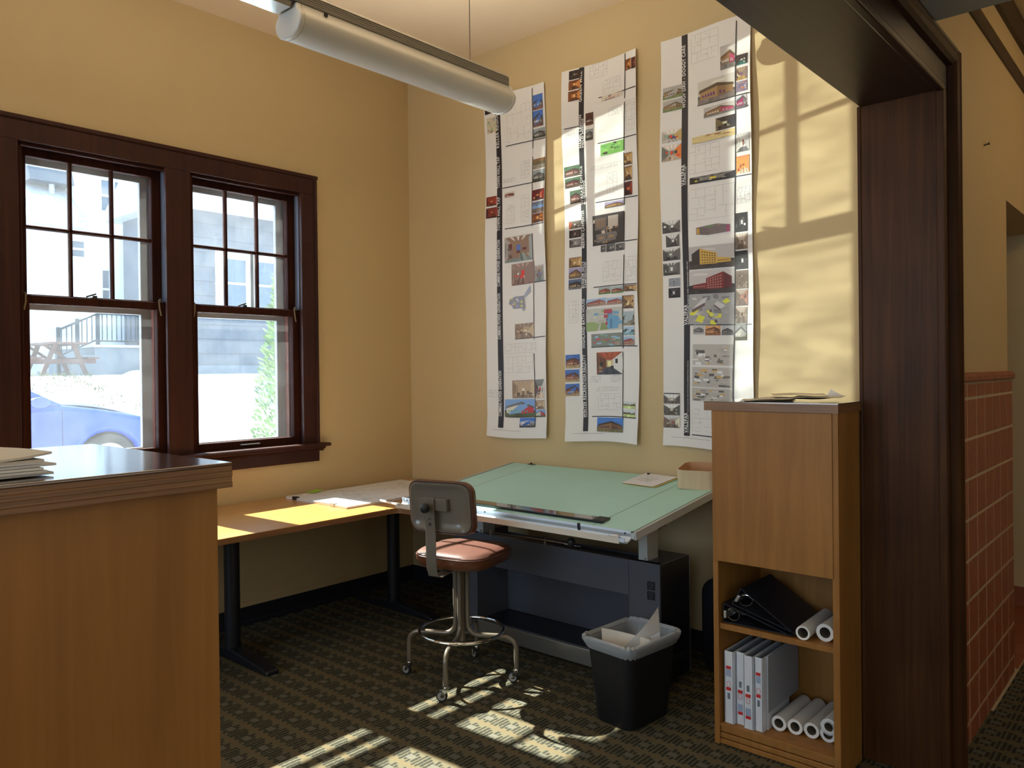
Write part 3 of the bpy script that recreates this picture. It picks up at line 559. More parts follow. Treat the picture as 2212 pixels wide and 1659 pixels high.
# steel base
b0, b1, by0, by1, bz = 1.08, 2.43, -0.63, -0.36, 0.597
for x0, x1 in ((b0, 1.253), (2.258, b1)):
    obj('pedestal', G().box(x0, by0, 0.03, x1, by1, bz), M_['greysteel'], t, bevel=0.004)
side = obj('side_panel', G().box(b1-0.001, by0+0.002, 0.03, b1+0.004, by1, bz-0.004), M_['darksteel'], t)
obj('side_edge', G().box(b1, by1-0.003, 0.03, b1+0.006, by1+0.001, bz-0.004), M_['alu'], side)
obj('apron', G().box(1.253, by0+0.001, 0.425, 2.258, by0+0.02, bz-0.004), M_['greysteel'], t, bevel=0.003)
obj('apron_trim', G().box(b0, by0-0.002, bz-0.004, b1, by0+0.03, bz), M_['greysteel'], t)
obj('apron_shelf', G().box(1.253, by0+0.03, 0.54, 2.258, by1, 0.55), M_['darksteel'], t)
obj('back_panel', G().box(1.253, by1-0.01, 0.11, 2.258, by1, 0.56), M_['greysteel'], t)
obj('footrest', G().box(1.253, by0+0.02, 0.085, 2.258, by1, 0.108), M_['darksteel'], t)
kk = obj('kick_plate', G().box(1.253, by0-0.004, 0.028, 2.258, by0+0.024, 0.112), M_['alu'], t, bevel=0.004)
for z0 in (0.472, 0.426):
    o = obj('outlet', G().box(2.362, by0-0.004, z0, 2.404, by0+0.002, z0+0.040), M_['blackmetal'], t, bevel=0.003, label='black power outlet')
    obj('socket', G().box(2.374, by0-0.0055, z0+0.02, 2.377, by0-0.0035, z0+0.032).box(2.389, by0-0.0055, z0+0.02, 2.392, by0-0.0035, z0+0.032).cyl((2.383, by0-0.0055, z0+0.011), (2.383, by0-0.0035, z0+0.011), 0.004, n=10), M_['greysteel'], o)
rod = obj('tilt_rod', G().tube([(1.42, -0.66, 0.622), (1.72, -0.672, 0.632), (2.02, -0.684, 0.636)], 0.005, 8), M_['chrome'], t)
obj('tilt_knob', G().lathe([(0.0, -0.022), (0.014, -0.018), (0.021, -0.006), (0.021, 0.006), (0.014, 0.018), (0.0, 0.022)], (1.98, -0.71, 0.655), 16), M_['rubber'], rod, smooth=60)
for x in (1.40, 1.78): obj('rod_pin', G().cyl((x, -0.67, 0.610), (x, -0.67, 0.640), 0.005, n=8), M_['chrome'], rod)
for x, y in ((b1-0.05, by1-0.04), (b1-0.05, by0+0.04), (b0+0.05, by1-0.04), (b0+0.05, by0+0.04)): obj('leveling_foot', G().lathe([(0.02, 0), (0.02, 0.008), (0.008, 0.012), (0.008, 0.035)], (x, y, 0), 12), M_['alu'], t)
tg = text_geo('Hamilton'); g = G()
g.v = [(b1+0.0045, -0.535+0.13*u, 0.118+0.036*v+0.012*0+0.0*u) for u, v, _ in tg.v]; g.v = [(x, y+0.25*(z-0.118), z) for x, y, z in g.v]
for f in tg.f: g.face(*f)
obj('lettering', g, M_['greysteel'], side, label='slanted silver lettering on the dark side panel')

# ---- things on the drafting board
def on_board(x, v, h=0.001): return MB @ Vector((x-BX0, v, h))
def bsheet(pts, h, mat, name, seed, par=None, curl=0.004):
    (a, b, c, d) = [Vector((p[0]-BX0, p[1], 0)) for p in pts]
    def f(u, v):
        p = (a*(1-u)+b*u)*(1-v)+(d*(1-u)+c*u)*v
        p.z = h+curl*(u**3+v**3*(1-u))*0.6+0.0006*math.sin(7*u+seed); return MB @ p
    return obj(name, G().grid(f, 8, 8), mat, par)
pp = [(1.936, 0.730), (2.135, 0.725), (2.345, 0.985), (2.06, 0.905)]
pp = [(1.957, 0.70), (2.172, 0.682), (2.192, 0.905), (1.975, 0.925)]
yp = bsheet([(p[0]+0.012, p[1]-0.006) for p in pp], 0.002, M_['yellowpaper'], 'note_sheet', 2); tag(yp, 'yellow sheet peeking out under the white page on the green board', 'paper')
wp = bsheet(pp, 0.006, M_['whitesheet'], 'note_sheet', 5); tag(wp, 'white typed page lying on the green drafting board', 'paper')
g = G()
for r in range(7):
    for k in range(9):
        if R.random() < 0.25: continue
        u, v = 0.22+0.05*k, 0.30+0.055*r
        P_ = [Vector((p[0]-BX0, p[1], 0.0085)) for p in pp]
        def at(u, v): return MB @ ((P_[0]*(1-u)+P_[1]*u)*(1-v)+(P_[3]*(1-u)+P_[2]*u)*v)
        g.quad(at(u, v), at(u+0.04, v), at(u+0.04, v+0.016), at(u, v+0.016))
obj('typed_lines', g, M_['greyink'], wp)['kind'] = 'stuff'
bxp = on_board(2.372, 0.815)
t = thing('wooden_box', 'open pale bentwood box on the green drafting board by the bookcase', 'box', bxp, math.radians(20))
def wall_loops(r0, z): return [(x, y, z) for x, y in rrect(-r0, -r0*0.95, r0, r0*0.95, 0.035, 6)]
t.rotation_euler = (SL, 0, math.radians(12))
obj('body', G().loft([wall_loops(0.100, 0.0008), wall_loops(0.100, 0.098)], True, False).loft([wall_loops(0.100, 0.098), wall_loops(0.095, 0.098)], False, False), M_['birch'], t, smooth=50)
obj('inner_wall', G().loft([wall_loops(0.095, 0.098), wall_loops(0.095, 0.006)], False, True), M_['cork'], t, smooth=50)
t = thing('eraser', 'blue and white eraser in the pencil trough', 'eraser', MB @ Vector((2.39-BX0, -0.022, -0.036)))
obj('sleeve', G().prism([(-0.035, 0), (0.035, 0), (0.037, 0.012), (0.02, 0.018), (-0.02, 0.018), (-0.037, 0.008)], 'y', -0.010, 0.010), pm('eraser_blue', (0.01, 0.01, 0.16), 0.4), t, bevel=0.003)
obj('rubber', G().prism([(-0.026, 0.010), (0.030, 0.012), (0.022, 0.024), (-0.012, 0.023)], 'y', -0.009, 0.009), M_['rollend'], t, bevel=0.002)
tag(obj('pencil', G().cyl(MB @ Vector((0.42, -0.022, -0.028)), MB @ Vector((0.58, -0.020, -0.028)), 0.0035, n=6), M_['blackmetal']), 'black pencil lying in the white pencil trough', 'pencil')
tag(obj('drawing_ruler', G().obox((0.93, -0.985, DZ+0.045), (0.20, 0.012, 0.010), Matrix.Rotation(-0.18, 3, 'Z')), M_['rollpaper'], bevel=0.002), 'white ruler end jutting over the desk at the trough end', 'ruler')

# ---- black case standing in the shadow behind the bookcase
t = thing('portfolio_case', 'black upright case in the shadow between drafting table and bookcase', 'case', (2.575, -0.13, 0))
obj('body', G().loft([[(x, -0.10+0.03*k, z) for x, z in rrect(-0.15, 0.0, 0.13, 0.46, 0.08, 6)] for k in (0, 6)], True, True), M_['darksteel'], t, bevel=0.012, smooth=40)
obj('handle', G().tube([(-0.06, -0.01, 0.455), (-0.05, -0.01, 0.485), (0.03, -0.01, 0.485), (0.04, -0.01, 0.455)], 0.007, 8), M_['rubber'], t)

# ---- drafting stool
SX, SY = 1.594, -1.092
t = thing('drafting_stool', 'brown vinyl drafting stool with chrome foot ring on casters', 'stool', (SX, SY, 0))
ca = math.radians(13); F = Vector((-math.sin(ca), math.cos(ca), 0)); Wd = Vector((math.cos(ca), math.sin(ca), 0)); UP = Vector((0, 0, 1))
def cp(w_, f_, z): return Wd*w_+F*f_+UP*z
def seat_loop(hw, hf, z, k=6, r=0.11, off=0.0): return [cp(x, y+off, z) for x, y in rrect(-hw+0.012, -hf+0.01, hw+0.012, hf+0.01, r, k)]
SZ = 0.645
se = obj('seat', G().loft([seat_loop(0.196, 0.191, SZ-0.022), seat_loop(0.196, 0.191, SZ-0.012), seat_loop(0.185, 0.18, SZ-0.002), seat_loop(0.15, 0.145, SZ+0.006, r=0.09), seat_loop(0.08, 0.075, SZ+0.009, r=0.05)], False, True), M_['vinyl'], t, smooth=50)
obj('seat_side', G().loft([seat_loop(0.165, 0.16, SZ-0.078), seat_loop(0.188, 0.183, SZ-0.066), seat_loop(0.200, 0.195, SZ-0.042), seat_loop(0.199, 0.194, SZ-0.022)], True, False), M_['vinylside'], se, smooth=60)
obj('piping', G().tube([p+UP*0 for p in seat_loop(0.199, 0.194, SZ-0.020, 5)], 0.0035, 6, True), M_['vinyl'], se, smooth=80)
obj('seat_plate', G().lathe([(0.10, SZ-0.09), (0.10, SZ-0.076)], (0, 0, 0), 20), M_['blackmetal'], t)
# backrest: pressed shell with vinyl pad in front
BC = cp(0.046, -0.255, 0.880); lean = 0.10
def bk(x, z, d): 
    c_ = 0.55*x*x
    return BC + Wd*x + UP*z*math.cos(lean) + F*(d + c_ - z*math.sin(lean)*1.0)
def bloop(hw, hz, d, r, k=6): return [bk(x, z, d) for x, z in rrect(-hw, -hz, hw, hz, r, k)]
pad = obj('backrest', G().loft([bloop(0.168, 0.118, 0.0, 0.050), bloop(0.173, 0.123, 0.012, 0.055), bloop(0.173, 0.123, 0.030, 0.055), bloop(0.158, 0.108, 0.046, 0.05), bloop(0.10, 0.07, 0.052, 0.04)], False, True), M_['vinylside'], t, smooth=50)
obj('back_shell', G().loft([bloop(0.165, 0.115, -0.001, 0.050), bloop(0.163, 0.113, -0.009, 0.050), bloop(0.154, 0.104, -0.010, 0.044), bloop(0.144, 0.094, -0.001, 0.042), bloop(0.11, 0.065, 0.004, 0.035), bloop(0.06, 0.03, 0.006, 0.02), bloop(0.02, 0.01, 0.006, 0.008)], False, True), M_['shell'], pad, smooth=45)
obj('piping', G().tube(bloop(0.169, 0.119, -0.001, 0.052, 5), 0.004, 6, True), M_['vinyl'], pad, smooth=80)
mt = obj('back_bracket', G().loft([[bk(x, z, -0.022) for x, z in rrect(-0.095, -0.012, 0.055, 0.045, 0.004, 2)], [bk(x, z, 0.0) for x, z in rrect(-0.095, -0.012, 0.055, 0.045, 0.004, 2)]]), M_['shell'], t, bevel=0.002)
pa = [bk(-0.035, z, -0.028) for z in (0.05, 0.0, -0.06, -0.12)] + [cp(0.015, -0.278, 0.70), cp(0.015, -0.272, 0.60), cp(0.014, -0.258, 0.565), cp(0.012, -0.225, 0.552), cp(0.006, -0.15, 0.556), cp(0, -0.05, 0.562)]
def strap(path, hw, th):
    loops = []
    for i, p in enumerate(path):
        a = path[max(i-1, 0)]; b = path[min(i+1, len(path)-1)]; d = (b-a).normalized(); n = Wd.cross(d).normalized()
        loops.append([p-Wd*hw-n*th/2, p+Wd*hw-n*th/2, p+Wd*hw+n*th/2, p-Wd*hw+n*th/2])
    return G().loft(loops)
ba = obj('back_bar', strap(pa, 0.027, 0.005), M_['shell'], t, smooth=50, bevel=0.0015)
obj('bar_slots', G().obox(bk(-0.035, -0.075, -0.0315), (0.014, 0.003, 0.005), Matrix.Rotation(ca, 3, 'Z')).obox(bk(-0.035, -0.075, -0.0315), (0.005, 0.003, 0.014), Matrix.Rotation(ca, 3, 'Z')).obox(bk(-0.035, -0.050, -0.0315), (0.012, 0.003, 0.004), Matrix.Rotation(ca, 3, 'Z')), M_['rubber'], ba)
kc = bk(-0.035, 0.005, -0.030)
obj('adjust_knob', G().lathe([(0.006, 0), (0.006, 0.012), (0.017, 0.016), (0.023, 0.028), (0.021, 0.042), (0.012, 0.050), (0, 0.052)], (0, 0, 0), 18), M_['rubber'], ba, smooth=60, loc=kc, rot=(PI/2, 0, ca))
# legs: four tubes bundled into a column, bent out and down to the casters
ring_z, leg_r = 0.238, 0.272
for i, an in enumerate((29, 119, 209, 299)):
    a = math.radians(an); d = Vector((math.cos(a), math.sin(a), 0)); c0 = 0.030
    pts = [d*c0+UP*(SZ-0.09), d*c0+UP*0.30]
    for k in range(1, 7): th = PI/2*k/6; pts.append(d*(c0+0.055*(1-math.cos(th)))+UP*(0.275-0.055*math.sin(th)))
    zt = 0.220; pts.append(d*(leg_r-0.055)+UP*zt)
    for k in range(1, 7): th = PI/2*k/6; pts.append(d*(leg_r-0.055+0.055*math.sin(th))+UP*(zt-0.055*(1-math.cos(th))))
    pts.append(d*leg_r+UP*0.072)
    lg = obj('leg', G().tube(pts, 0.0125, 12), M_['stooltube'], t, smooth=60)
    cw = obj('caster', G().cyl(d*leg_r+UP*0.052, d*leg_r+UP*0.078, 0.011, n=12).cyl(d*leg_r+UP*0.060, d*leg_r+UP*0.066, 0.015, n=12), M_['chrome'], lg, smooth=40)
    wa = math.radians((200, 160, 185, 215)[i]); wd_ = Vector((math.cos(wa), math.sin(wa), 0)); side_ = Vector((-wd_.y, wd_.x, 0)); wc = d*leg_r+wd_*0.018+UP*0.0265
    g = G()
    for s in (-1, 1):
        g.poly([d*leg_r+side_*0.013*s+UP*0.055-wd_*0.010, d*leg_r+side_*0.013*s+UP*0.055+wd_*0.012, wc+side_*0.013*s+wd_*0.006-UP*0.004, wc+side_*0.013*s-wd_*0.008-UP*0.006])
    obj('fork', g, M_['chrome'], lg)
    obj('wheel', G().cyl(wc-side_*0.0085, wc+side_*0.0085, 0.0265, n=24), M_['rubber'], lg, smooth=40, bevel=0.004)
    obj('wheel_hub', G().cyl(wc-side_*0.0095, wc+side_*0.0095, 0.019, n=20), M_['greyrubber'], lg, smooth=40)
obj('column', G().cyl(UP*0.19, UP*(SZ-0.08), 0.018, n=16), M_['stooltube'], t, smooth=40)
obj('foot_ring', G().tube([Vector((0.205*math.cos(2*PI*k/48), 0.205*math.sin(2*PI*k/48), ring_z+0.002)) for k in range(48)], 0.0085, 12, True), M_['chrome'], t, smooth=80)

# ---- waste bin
t = thing('waste_bin', 'black plastic waste bin with clear liner beside the drafting table', 'bin', (2.455, -0.91, 0), math.radians(-6))
def binl(hx, hy, z, r=0.045): return [(x, y, z) for x, y in rrect(-hx, -hy, hx, hy, r, 6)]
obj('body', G().loft([binl(0.098, 0.135, 0.0, 0.04), binl(0.102, 0.139, 0.008, 0.042), binl(0.126, 0.168, 0.340), binl(0.135, 0.177, 0.342), binl(0.135, 0.177, 0.353), binl(0.122, 0.164, 0.353), binl(0.100, 0.137, 0.012)], True, True), M_['bin'], t, smooth=40)
q = random.Random(2); nz = [q.uniform(-1, 1) for _ in range(60)]
def liner_loop(hx, hy, z, amp, ph): 
    out = []
    for i, (x, y) in enumerate(rrect(-hx, -hy, hx, hy, 0.05, 12)):
        n1 = math.sin(i*1.9+ph)*0.5+nz[(i*3+int(ph*7)) % 60]*0.6; out.append((x*(1+amp*n1*4), y*(1+amp*n1*4), z+amp*n1*0.9))
    return out
obj('liner', G().loft([liner_loop(0.129, 0.173, 0.312, 0.010, 0.3), liner_loop(0.134, 0.178, 0.320, 0.007, 1.0), liner_loop(0.139, 0.183, 0.332, 0.006, 2.2), liner_loop(0.144, 0.189, 0.345, 0.005, 3.1), liner_loop(0.144, 0.189, 0.360, 0.004, 4.0), liner_loop(0.134, 0.178, 0.367, 0.004, 5.2), liner_loop(0.120, 0.162, 0.350, 0.003, 0.7), liner_loop(0.109, 0.148, 0.25, 0.004, 1.7), liner_loop(0.095, 0.130, 0.13, 0.005, 2.7)], False, False), M_['liner'], t, smooth=60)
def bent(name, pts, bend, mat, label):
    a, b, c, d = [Vector(p) for p in pts]
    nrm = (b-a).cross(d-a).normalized()
    def f(u, v): return (a*(1-u)+b*u)*(1-v)+(d*(1-u)+c*u)*v + nrm*bend*math.sin(PI*u)
    o = obj(name, G().grid(f, 10, 6), mat, smooth=60); o.location = (2.455, -0.91, 0); o.rotation_euler = (0, 0, math.radians(-6)); return tag(o, label, 'paper', 'waste paper in the bin')
bent('discarded_sheet', [(0.02, -0.05, 0.16), (0.07, 0.12, 0.20), (0.045, 0.13, 0.455), (0.0, -0.10, 0.30)], 0.02, M_['paper'], 'white sheet standing up highest out of the waste bin')
bent('discarded_sheet', [(-0.06, -0.12, 0.14), (0.07, -0.02, 0.14), (0.085, 0.02, 0.345), (-0.085, -0.10, 0.385)], -0.02, M_['warmpaper'], 'cream folded sheet leaning in the left of the waste bin')
bent('discarded_sheet', [(-0.05, -0.02, 0.14), (0.08, 0.08, 0.14), (0.075, 0.10, 0.36), (-0.03, -0.02, 0.30)], 0.015, M_['paper'], 'crumpled white sheet in the middle of the waste bin')
# ---- oak bookcase
KX0, KX1, KYF, KYB = 2.840, 3.335, -0.905, -0.675
t = thing('bookcase', 'oak bookcase with solid upper panel and two open shelves beside the opening', 'bookcase', (0, 0, 0))
sl_ = obj('top_slab', G().box(2.812, -0.915, 1.366, 3.340, -0.50, 1.370), M_['oaktop'], t)
for k in range(4): obj('edge_lamination', G().box(2.812, -0.915+0.0008*(k % 2), 1.334+0.008*k, 3.340-0.0008*(k % 2), -0.50, 1.342+0.008*k), M_['oakedge'], sl_)
obj('side_panel', G().box(KX0, KYF, 0, KX0+0.022, -0.50, 1.334), M_['oak'], t, bevel=0.001)
obj('side_panel', G().box(KX1-0.024, KYF, 0, KX1, KYB, 1.334), M_['oak'], t, bevel=0.001)
obj('inner_side', G().box(KX1-0.055, KYB, 0, KX1-0.035, -0.50, 1.334), M_['oak'], t)
obj('back_panel', G().box(KX0+0.022, -0.508, 0.02, KX1-0.035, -0.50, 1.334), M_['oak'], t)
obj('upper_panel', G().box(KX0+0.004, KYF-0.006, 0.735, KX1-0.020, KYF+0.014, 1.333), M_['oak'], t, bevel=0.001)
obj('divider', G().box(KX0+0.022, KYF+0.016, 0.735, KX1-0.024, -0.508, 0.752), M_['oak'], t)
obj('shelf', G().box(KX0+0.022, KYF+0.010, 0.460, KX1-0.024, KYB, 0.482).box(KX0+0.022, KYB, 0.460, KX1-0.055, -0.508, 0.482), M_['oak'], t, bevel=0.001)
obj('bottom_shelf', G().box(KX0+0.022, KYF+0.006, 0.070, KX1-0.024, KYB, 0.083).box(KX0+0.022, KYB, 0.070, KX1-0.055, -0.508, 0.083), M_['oak'], t, bevel=0.001)
for k in range(3): obj('plinth_board', G().box(KX0+0.022, KYF+0.004+0.003*k, 0.0235*k+0.002, KX1-0.024, KYF+0.024, 0.0235*k+0.0215), M_['oak'], t, bevel=0.002)
# loose papers on its top
def loose(x0, y0, x1, y1, z, rz, label, seed, amp=0.002, mat='warmpaper'):
    q = random.Random(seed); a, b, c = q.uniform(4, 9), q.uniform(4, 9), q.uniform(0, 6)
    cx, cy = (x0+x1)/2, (y0+y1)/2; M = Matrix.Translation((cx, cy, z)) @ Matrix.Rotation(rz, 4, 'Z')
    def f(u, v): return M @ Vector(((u-.5)*(x1-x0), (v-.5)*(y1-y0), amp*(1+math.sin(a*u+c)*math.cos(b*v+c))))
    return tag(obj('loose_sheet', G().grid(f, 12, 10), M_[mat], smooth=60), label, 'paper', 'loose papers on top of the bookcase')
loose(2.90, -0.86, 3.10, -0.60, 1.3712, 0.3, 'loose sheet at the left end of the bookcase top', 1)
loose(2.97, -0.88, 3.25, -0.62, 1.3800, -0.1, 'lowest broad sheet on the middle of the bookcase top', 2, 0.002)
loose(3.00, -0.80, 3.20, -0.55, 1.3910, 0.5, 'rumpled sheet topmost on the bookcase', 3, 0.003)
loose(3.12, -0.86, 3.30, -0.64, 1.3870, 0.2, 'loose sheet at the right end of the bookcase top', 4, 0.0015)
o = tag(obj('paper_curl', G().grid(lambda u, v: (3.21+0.05*v+0.01*u, -0.70+0.05*u, 1.384+0.030*u*u*(1-0.8*v)), 8, 6), M_['paper']), 'small upturned paper corner at the right of the bookcase top', 'paper', 'loose papers on top of the bookcase')

# black binders lying on the upper shelf
def lying_binder(pts, y0, y1, label):
    (a, b, c) = [Vector((p[0], 0, p[1])) for p in pts]        # spine bottom, spine top, tip
    t = thing('ring_binder', label, 'binder', (a.x, y0, a.z), group='black ring binders on the upper shelf')
    o = a.copy(); th = 0.0035
    def plate(p, q, name):
        d = (q-p).normalized(); n = Vector((-d.z, 0, d.x))*th
        obj(name, G().prism([((p-o).x, (p-o).z), ((q-o).x, (q-o).z), ((q-o+n).x, (q-o+n).z), ((p-o+n).x, (p-o+n).z)], 'y', 0, y1-y0), M_['blackbinder'], t)
    plate(a, c, 'lower_cover'); plate(c, b, 'upper_cover'); plate(b, a, 'spine')
    m = (a*0.55+b*0.45)-o + (c-a).normalized()*0.008
    ax = (b-a).normalized(); inn = (c-a).normalized()
    obj('ring_plate', G().obox(m+inn*0.004+Vector((0, 0.10, 0)), (0.012, 0.22, 0.030), Matrix((inn, (0, 1, 0), ax)).transposed()), M_['alu'], t, bevel=0.002)
    for yy in (0.012, 0.105, 0.20):
        obj('ring', G().tube([m+inn*(0.030-0.026*math.cos(th2))+ax*0.024*math.sin(th2)+Vector((0, yy, 0)) for th2 in [2*PI*k/16 for k in range(16)]], 0.0015, 6, True), M_['chrome'], t)
    return t
lying_binder([(2.872, 0.486), (2.872, 0.562), (3.150, 0.488)], -0.885, -0.600, 'black ring binder lying lowest on the upper shelf')
lying_binder([(2.905, 0.562), (2.945, 0.632), (3.162, 0.496)], -0.880, -0.595, 'black ring binder lying tilted on top of the other black binder')

# paper rolls
def roll(x, y, z, r, rc, L, rz, label, group, wrapped=False, tilt=0.0):
    t = thing('paper_roll', label, 'paper roll', (x, y, z), rz, group)
    P = [(r, 0.0), (r, L)]
    t.rotation_euler = (tilt, 0, rz)
    obj('sheet_roll', G().lathe([(r, 0.0), (r*1.0, L)], (0, 0, 0), 28, 'y') if False else G().cyl((0, 0, 0), (0, L, 0), r, n=28, caps=False), M_['rollpaper'], t, smooth=60)
    e = G()
    n = 28
    A = e.ring([(r*math.cos(2*PI*k/n), 0, r*math.sin(2*PI*k/n)) for k in range(n)]); B = e.ring([(rc*math.cos(2*PI*k/n), 0.001, rc*math.sin(2*PI*k/n)) for k in range(n)])
    for k in range(n): e.face(A[k], A[(k+1) % n], B[(k+1) % n], B[k])
    obj('roll_end', e, M_['rollend'], t)
    obj('core', G().cyl((0, 0.001, 0), (0, 0.09, 0), rc, rc*0.98, n=24, caps=False).cyl((0, 0.088, 0), (0, 0.09, 0), rc, n=24), M_['core'], t, smooth=60)
    if wrapped:
        obj('plastic_wrap', G().cyl((0, -0.004, 0), (0, L, 0), r+0.0025, n=28, caps=False).loft([[(r*s*math.cos(2*PI*k/28)*(1+0.05*math.sin(5*k)), -0.004-dy, r*s*math.sin(2*PI*k/28)) for k in range(28)] for s, dy in ((1.05, 0), (0.9, 0.003), (0.55, 0.002))], False, False), WRAP, t, smooth=60)
    return t
WRAP = film('clear_plastic_wrap', (0.75, 0.8, 0.85), 0.35, 0.08)
GL, GU = 'paper rolls on the bottom shelf', 'paper rolls on the upper shelf'
roll(3.070, -0.822, 0.113, 0.0293, 0.018, 0.262, 0.0, 'paper roll on the bottom shelf next to the white binders', GL)
roll(3.130, -0.812, 0.113, 0.0293, 0.018, 0.255, 0.0, 'second paper roll from the white binders on the bottom shelf', GL)
roll(3.190, -0.802, 0.113, 0.0293, 0.018, 0.250, 0.0, 'third paper roll from the white binders on the bottom shelf', GL)
roll(3.2495, -0.795, 0.113, 0.0293, 0.018, 0.245, 0.0, 'paper roll on the bottom shelf beneath the plastic wrapped roll', GL)
roll(3.2765, -0.858, 0.172, 0.0293, 0.018, 0.175, 0.0, 'plastic wrapped paper roll resting on top of the other rolls', GL, True)
roll(3.193, -0.886, 0.509, 0.0265, 0.019, 0.27, 0.03, 'thinner paper roll on the upper shelf next to the black binders', GU)
roll(3.262, -0.850, 0.515, 0.0325, 0.020, 0.165, 0.0, 'thicker paper roll on the upper shelf against the right side', GU)

# white ring binders upright on the bottom shelf
def upright_binder(x0, wd, y0, label, flip, skew):
    t = thing('ring_binder', label, 'binder', (x0, y0, 0.0835), skew, 'white ring binders on the bottom shelf')
    H, D = 0.288, 0.255
    obj('spine', G().box(0, 0, 0, wd, 0.004, H), M_['whitebinder'], t, bevel=0.0015)
    obj('front_cover', G().obox((0.002, D/2, H/2), (0.003, D, H), Matrix.Identity(3)), M_['whitebinder'], t)
    obj('back_cover', G().obox((wd-0.002, D/2, H/2), (0.003, D, H), Matrix.Identity(3)), M_['whitebinder'], t)
    obj('lining', G().box(0.004, 0.004, 0.003, 0.006, D-0.005, H-0.003).box(wd-0.006, 0.004, 0.003, wd-0.004, D-0.005, H-0.003).box(0.004, 0.0045, 0.003, wd-0.004, 0.006, H-0.003), M_['greyboard'], t)
    rp = obj('ring_plate', G().box(wd/2-0.012, 0.007, 0.01, wd/2+0.012, 0.013, H-0.006), M_['alu'], t, bevel=0.002)
    for zz in (0.035, 0.144, 0.252): obj('ring', G().tube([(wd/2+0.014*math.cos(a), 0.026+0.018*math.sin(a), zz) for a in [2*PI*k/14 for k in range(14)]], 0.0014, 6, True), M_['chrome'], rp)
    lb = G().box(wd*0.20, -0.0008, 0.118, wd*0.74, 0, 0.240)
    la = obj('label', lb, M_['whitebinder'], t)
    fz = (lambda z: z) if not flip else (lambda z: 0.29-z-0.020)
    def strip(z0, z1, mat, nm, a=0.20, b=0.74): zz = sorted((fz(z0), fz(z1))); obj(nm, G().box(wd*a, -0.0012, zz[0], wd*b, -0.0008, zz[1]), mat, la)
    strip(0.218, 0.230, M_['red'], 'label_bar'); strip(0.188, 0.217, M_['lblue'], 'label_picture'); strip(0.132, 0.145, M_['red'], 'label_bar'); strip(0.098, 0.122, M_['barcode'], 'barcode', 0.34, 0.62)
    zl = fz(0.158); obj('logo_ring', G().tube([(wd*0.47+0.008*math.cos(a), -0.0012, zl+0.011*math.sin(a)) for a in [2*PI*k/14 for k in range(14)]], 0.0008, 5, True), M_['red'], la)
upright_binder(2.874, 0.039, -0.884, 'white ring binder at the left end of the bottom shelf row', False, 0.0)
upright_binder(2.915, 0.038, -0.866, 'white ring binder second from the left on the bottom shelf, pushed back', True, 0.0)
upright_binder(2.955, 0.040, -0.884, 'white ring binder third from the left on the bottom shelf, pulled forward', True, 0.0)
upright_binder(2.997, 0.034, -0.876, 'white ring binder at the right of the row next to the thin folder', False, 0.0)
t = thing('folder', 'thin white presentation folder between the white binders and the paper rolls', 'folder', (3.0325, -0.842, 0.0835))
obj('cover', G().box(0, 0, 0, 0.003, 0.04, 0.29), M_['whitebinder'], t)
obj('inside', G().box(0.0032, 0.001, 0.067, 0.006, 0.30, 0.288), M_['greyboard'], t)

# ---- second oak cabinet in the left foreground
t = thing('low_cabinet', 'oak cabinet with dark glossy top in the left foreground', 'cabinet', (0, 0, 0))
sl_ = obj('top_slab', G().box(2.725, -3.86, 1.365, 3.246, -3.200, 1.370), M_['oaktop'], t, bevel=0.0015)
for k in range(4): obj('edge_lamination', G().box(2.725, -3.86, 1.333+0.008*k, 3.246-0.0005*(k % 2), -3.200-0.0005*(k % 2), 1.341+0.008*k), M_['oakedge'], sl_, bevel=0.0007)
obj('body', G().box(2.752, -3.84, 0, 3.215, -3.208, 1.334), M_['oak'], t, bevel=0.001)
q = random.Random(11)
for k in range(7):
    a, b = q.uniform(-0.008, 0.008), q.uniform(-0.006, 0.006)
    M = Matrix.Translation((3.065+a, -3.585+b, 1.3745+0.0036*k)) @ Matrix.Rotation(q.uniform(-0.05, 0.05)+0.04, 4, 'Z')
    s1, s2 = q.uniform(5, 9), q.uniform(0, 6)
    def f(u, v): return M @ Vector(((u-.5)*0.28, (v-.5)*0.30, 0.0006*(1+math.sin(s1*u+s2)) + (0.006*max(0, v-0.85)/0.15*u if k == 6 else 0)))
    g = G().grid(f, 10, 10); n = len(g.v); g.v += [(x, y, z-0.0030) for x, y, z in g.v]; fl = list(g.f)
    for ff in fl: g.face(*[i+n for i in ff[::-1]])
    nu = 11
    edge = [i for i in range(nu)] + [nu*j+nu-1 for j in range(1, nu)] + [nu*(nu-1)+i for i in range(nu-2, -1, -1)] + [nu*j for j in range(nu-2, 0, -1)]
    for i in range(len(edge)): a_, b_ = edge[i], edge[(i+1) % len(edge)]; g.face(a_, a_+n, b_+n, b_)
    tag(obj('paper_bundle', g, M_['paper' if k < 5 else 'warmpaper'], smooth=40), ('topmost cream' if k == 6 else 'second cream' if k == 5 else ['lowest white', 'second lowest white', 'middle white', 'fourth white', 'fifth white'][k])+' paper bundle in the stack on the foreground cabinet', 'paper', 'stacked papers on the foreground cabinet')
tag(obj('white_cable', G().tube([(0.62, -2.02, 0.004), (0.70, -1.93, 0.006), (0.66, -1.88, 0.03), (0.58, -1.86, 0.08)], 0.003, 6), M_['paper']), 'thin white cable on the carpet under the desk', 'cable')

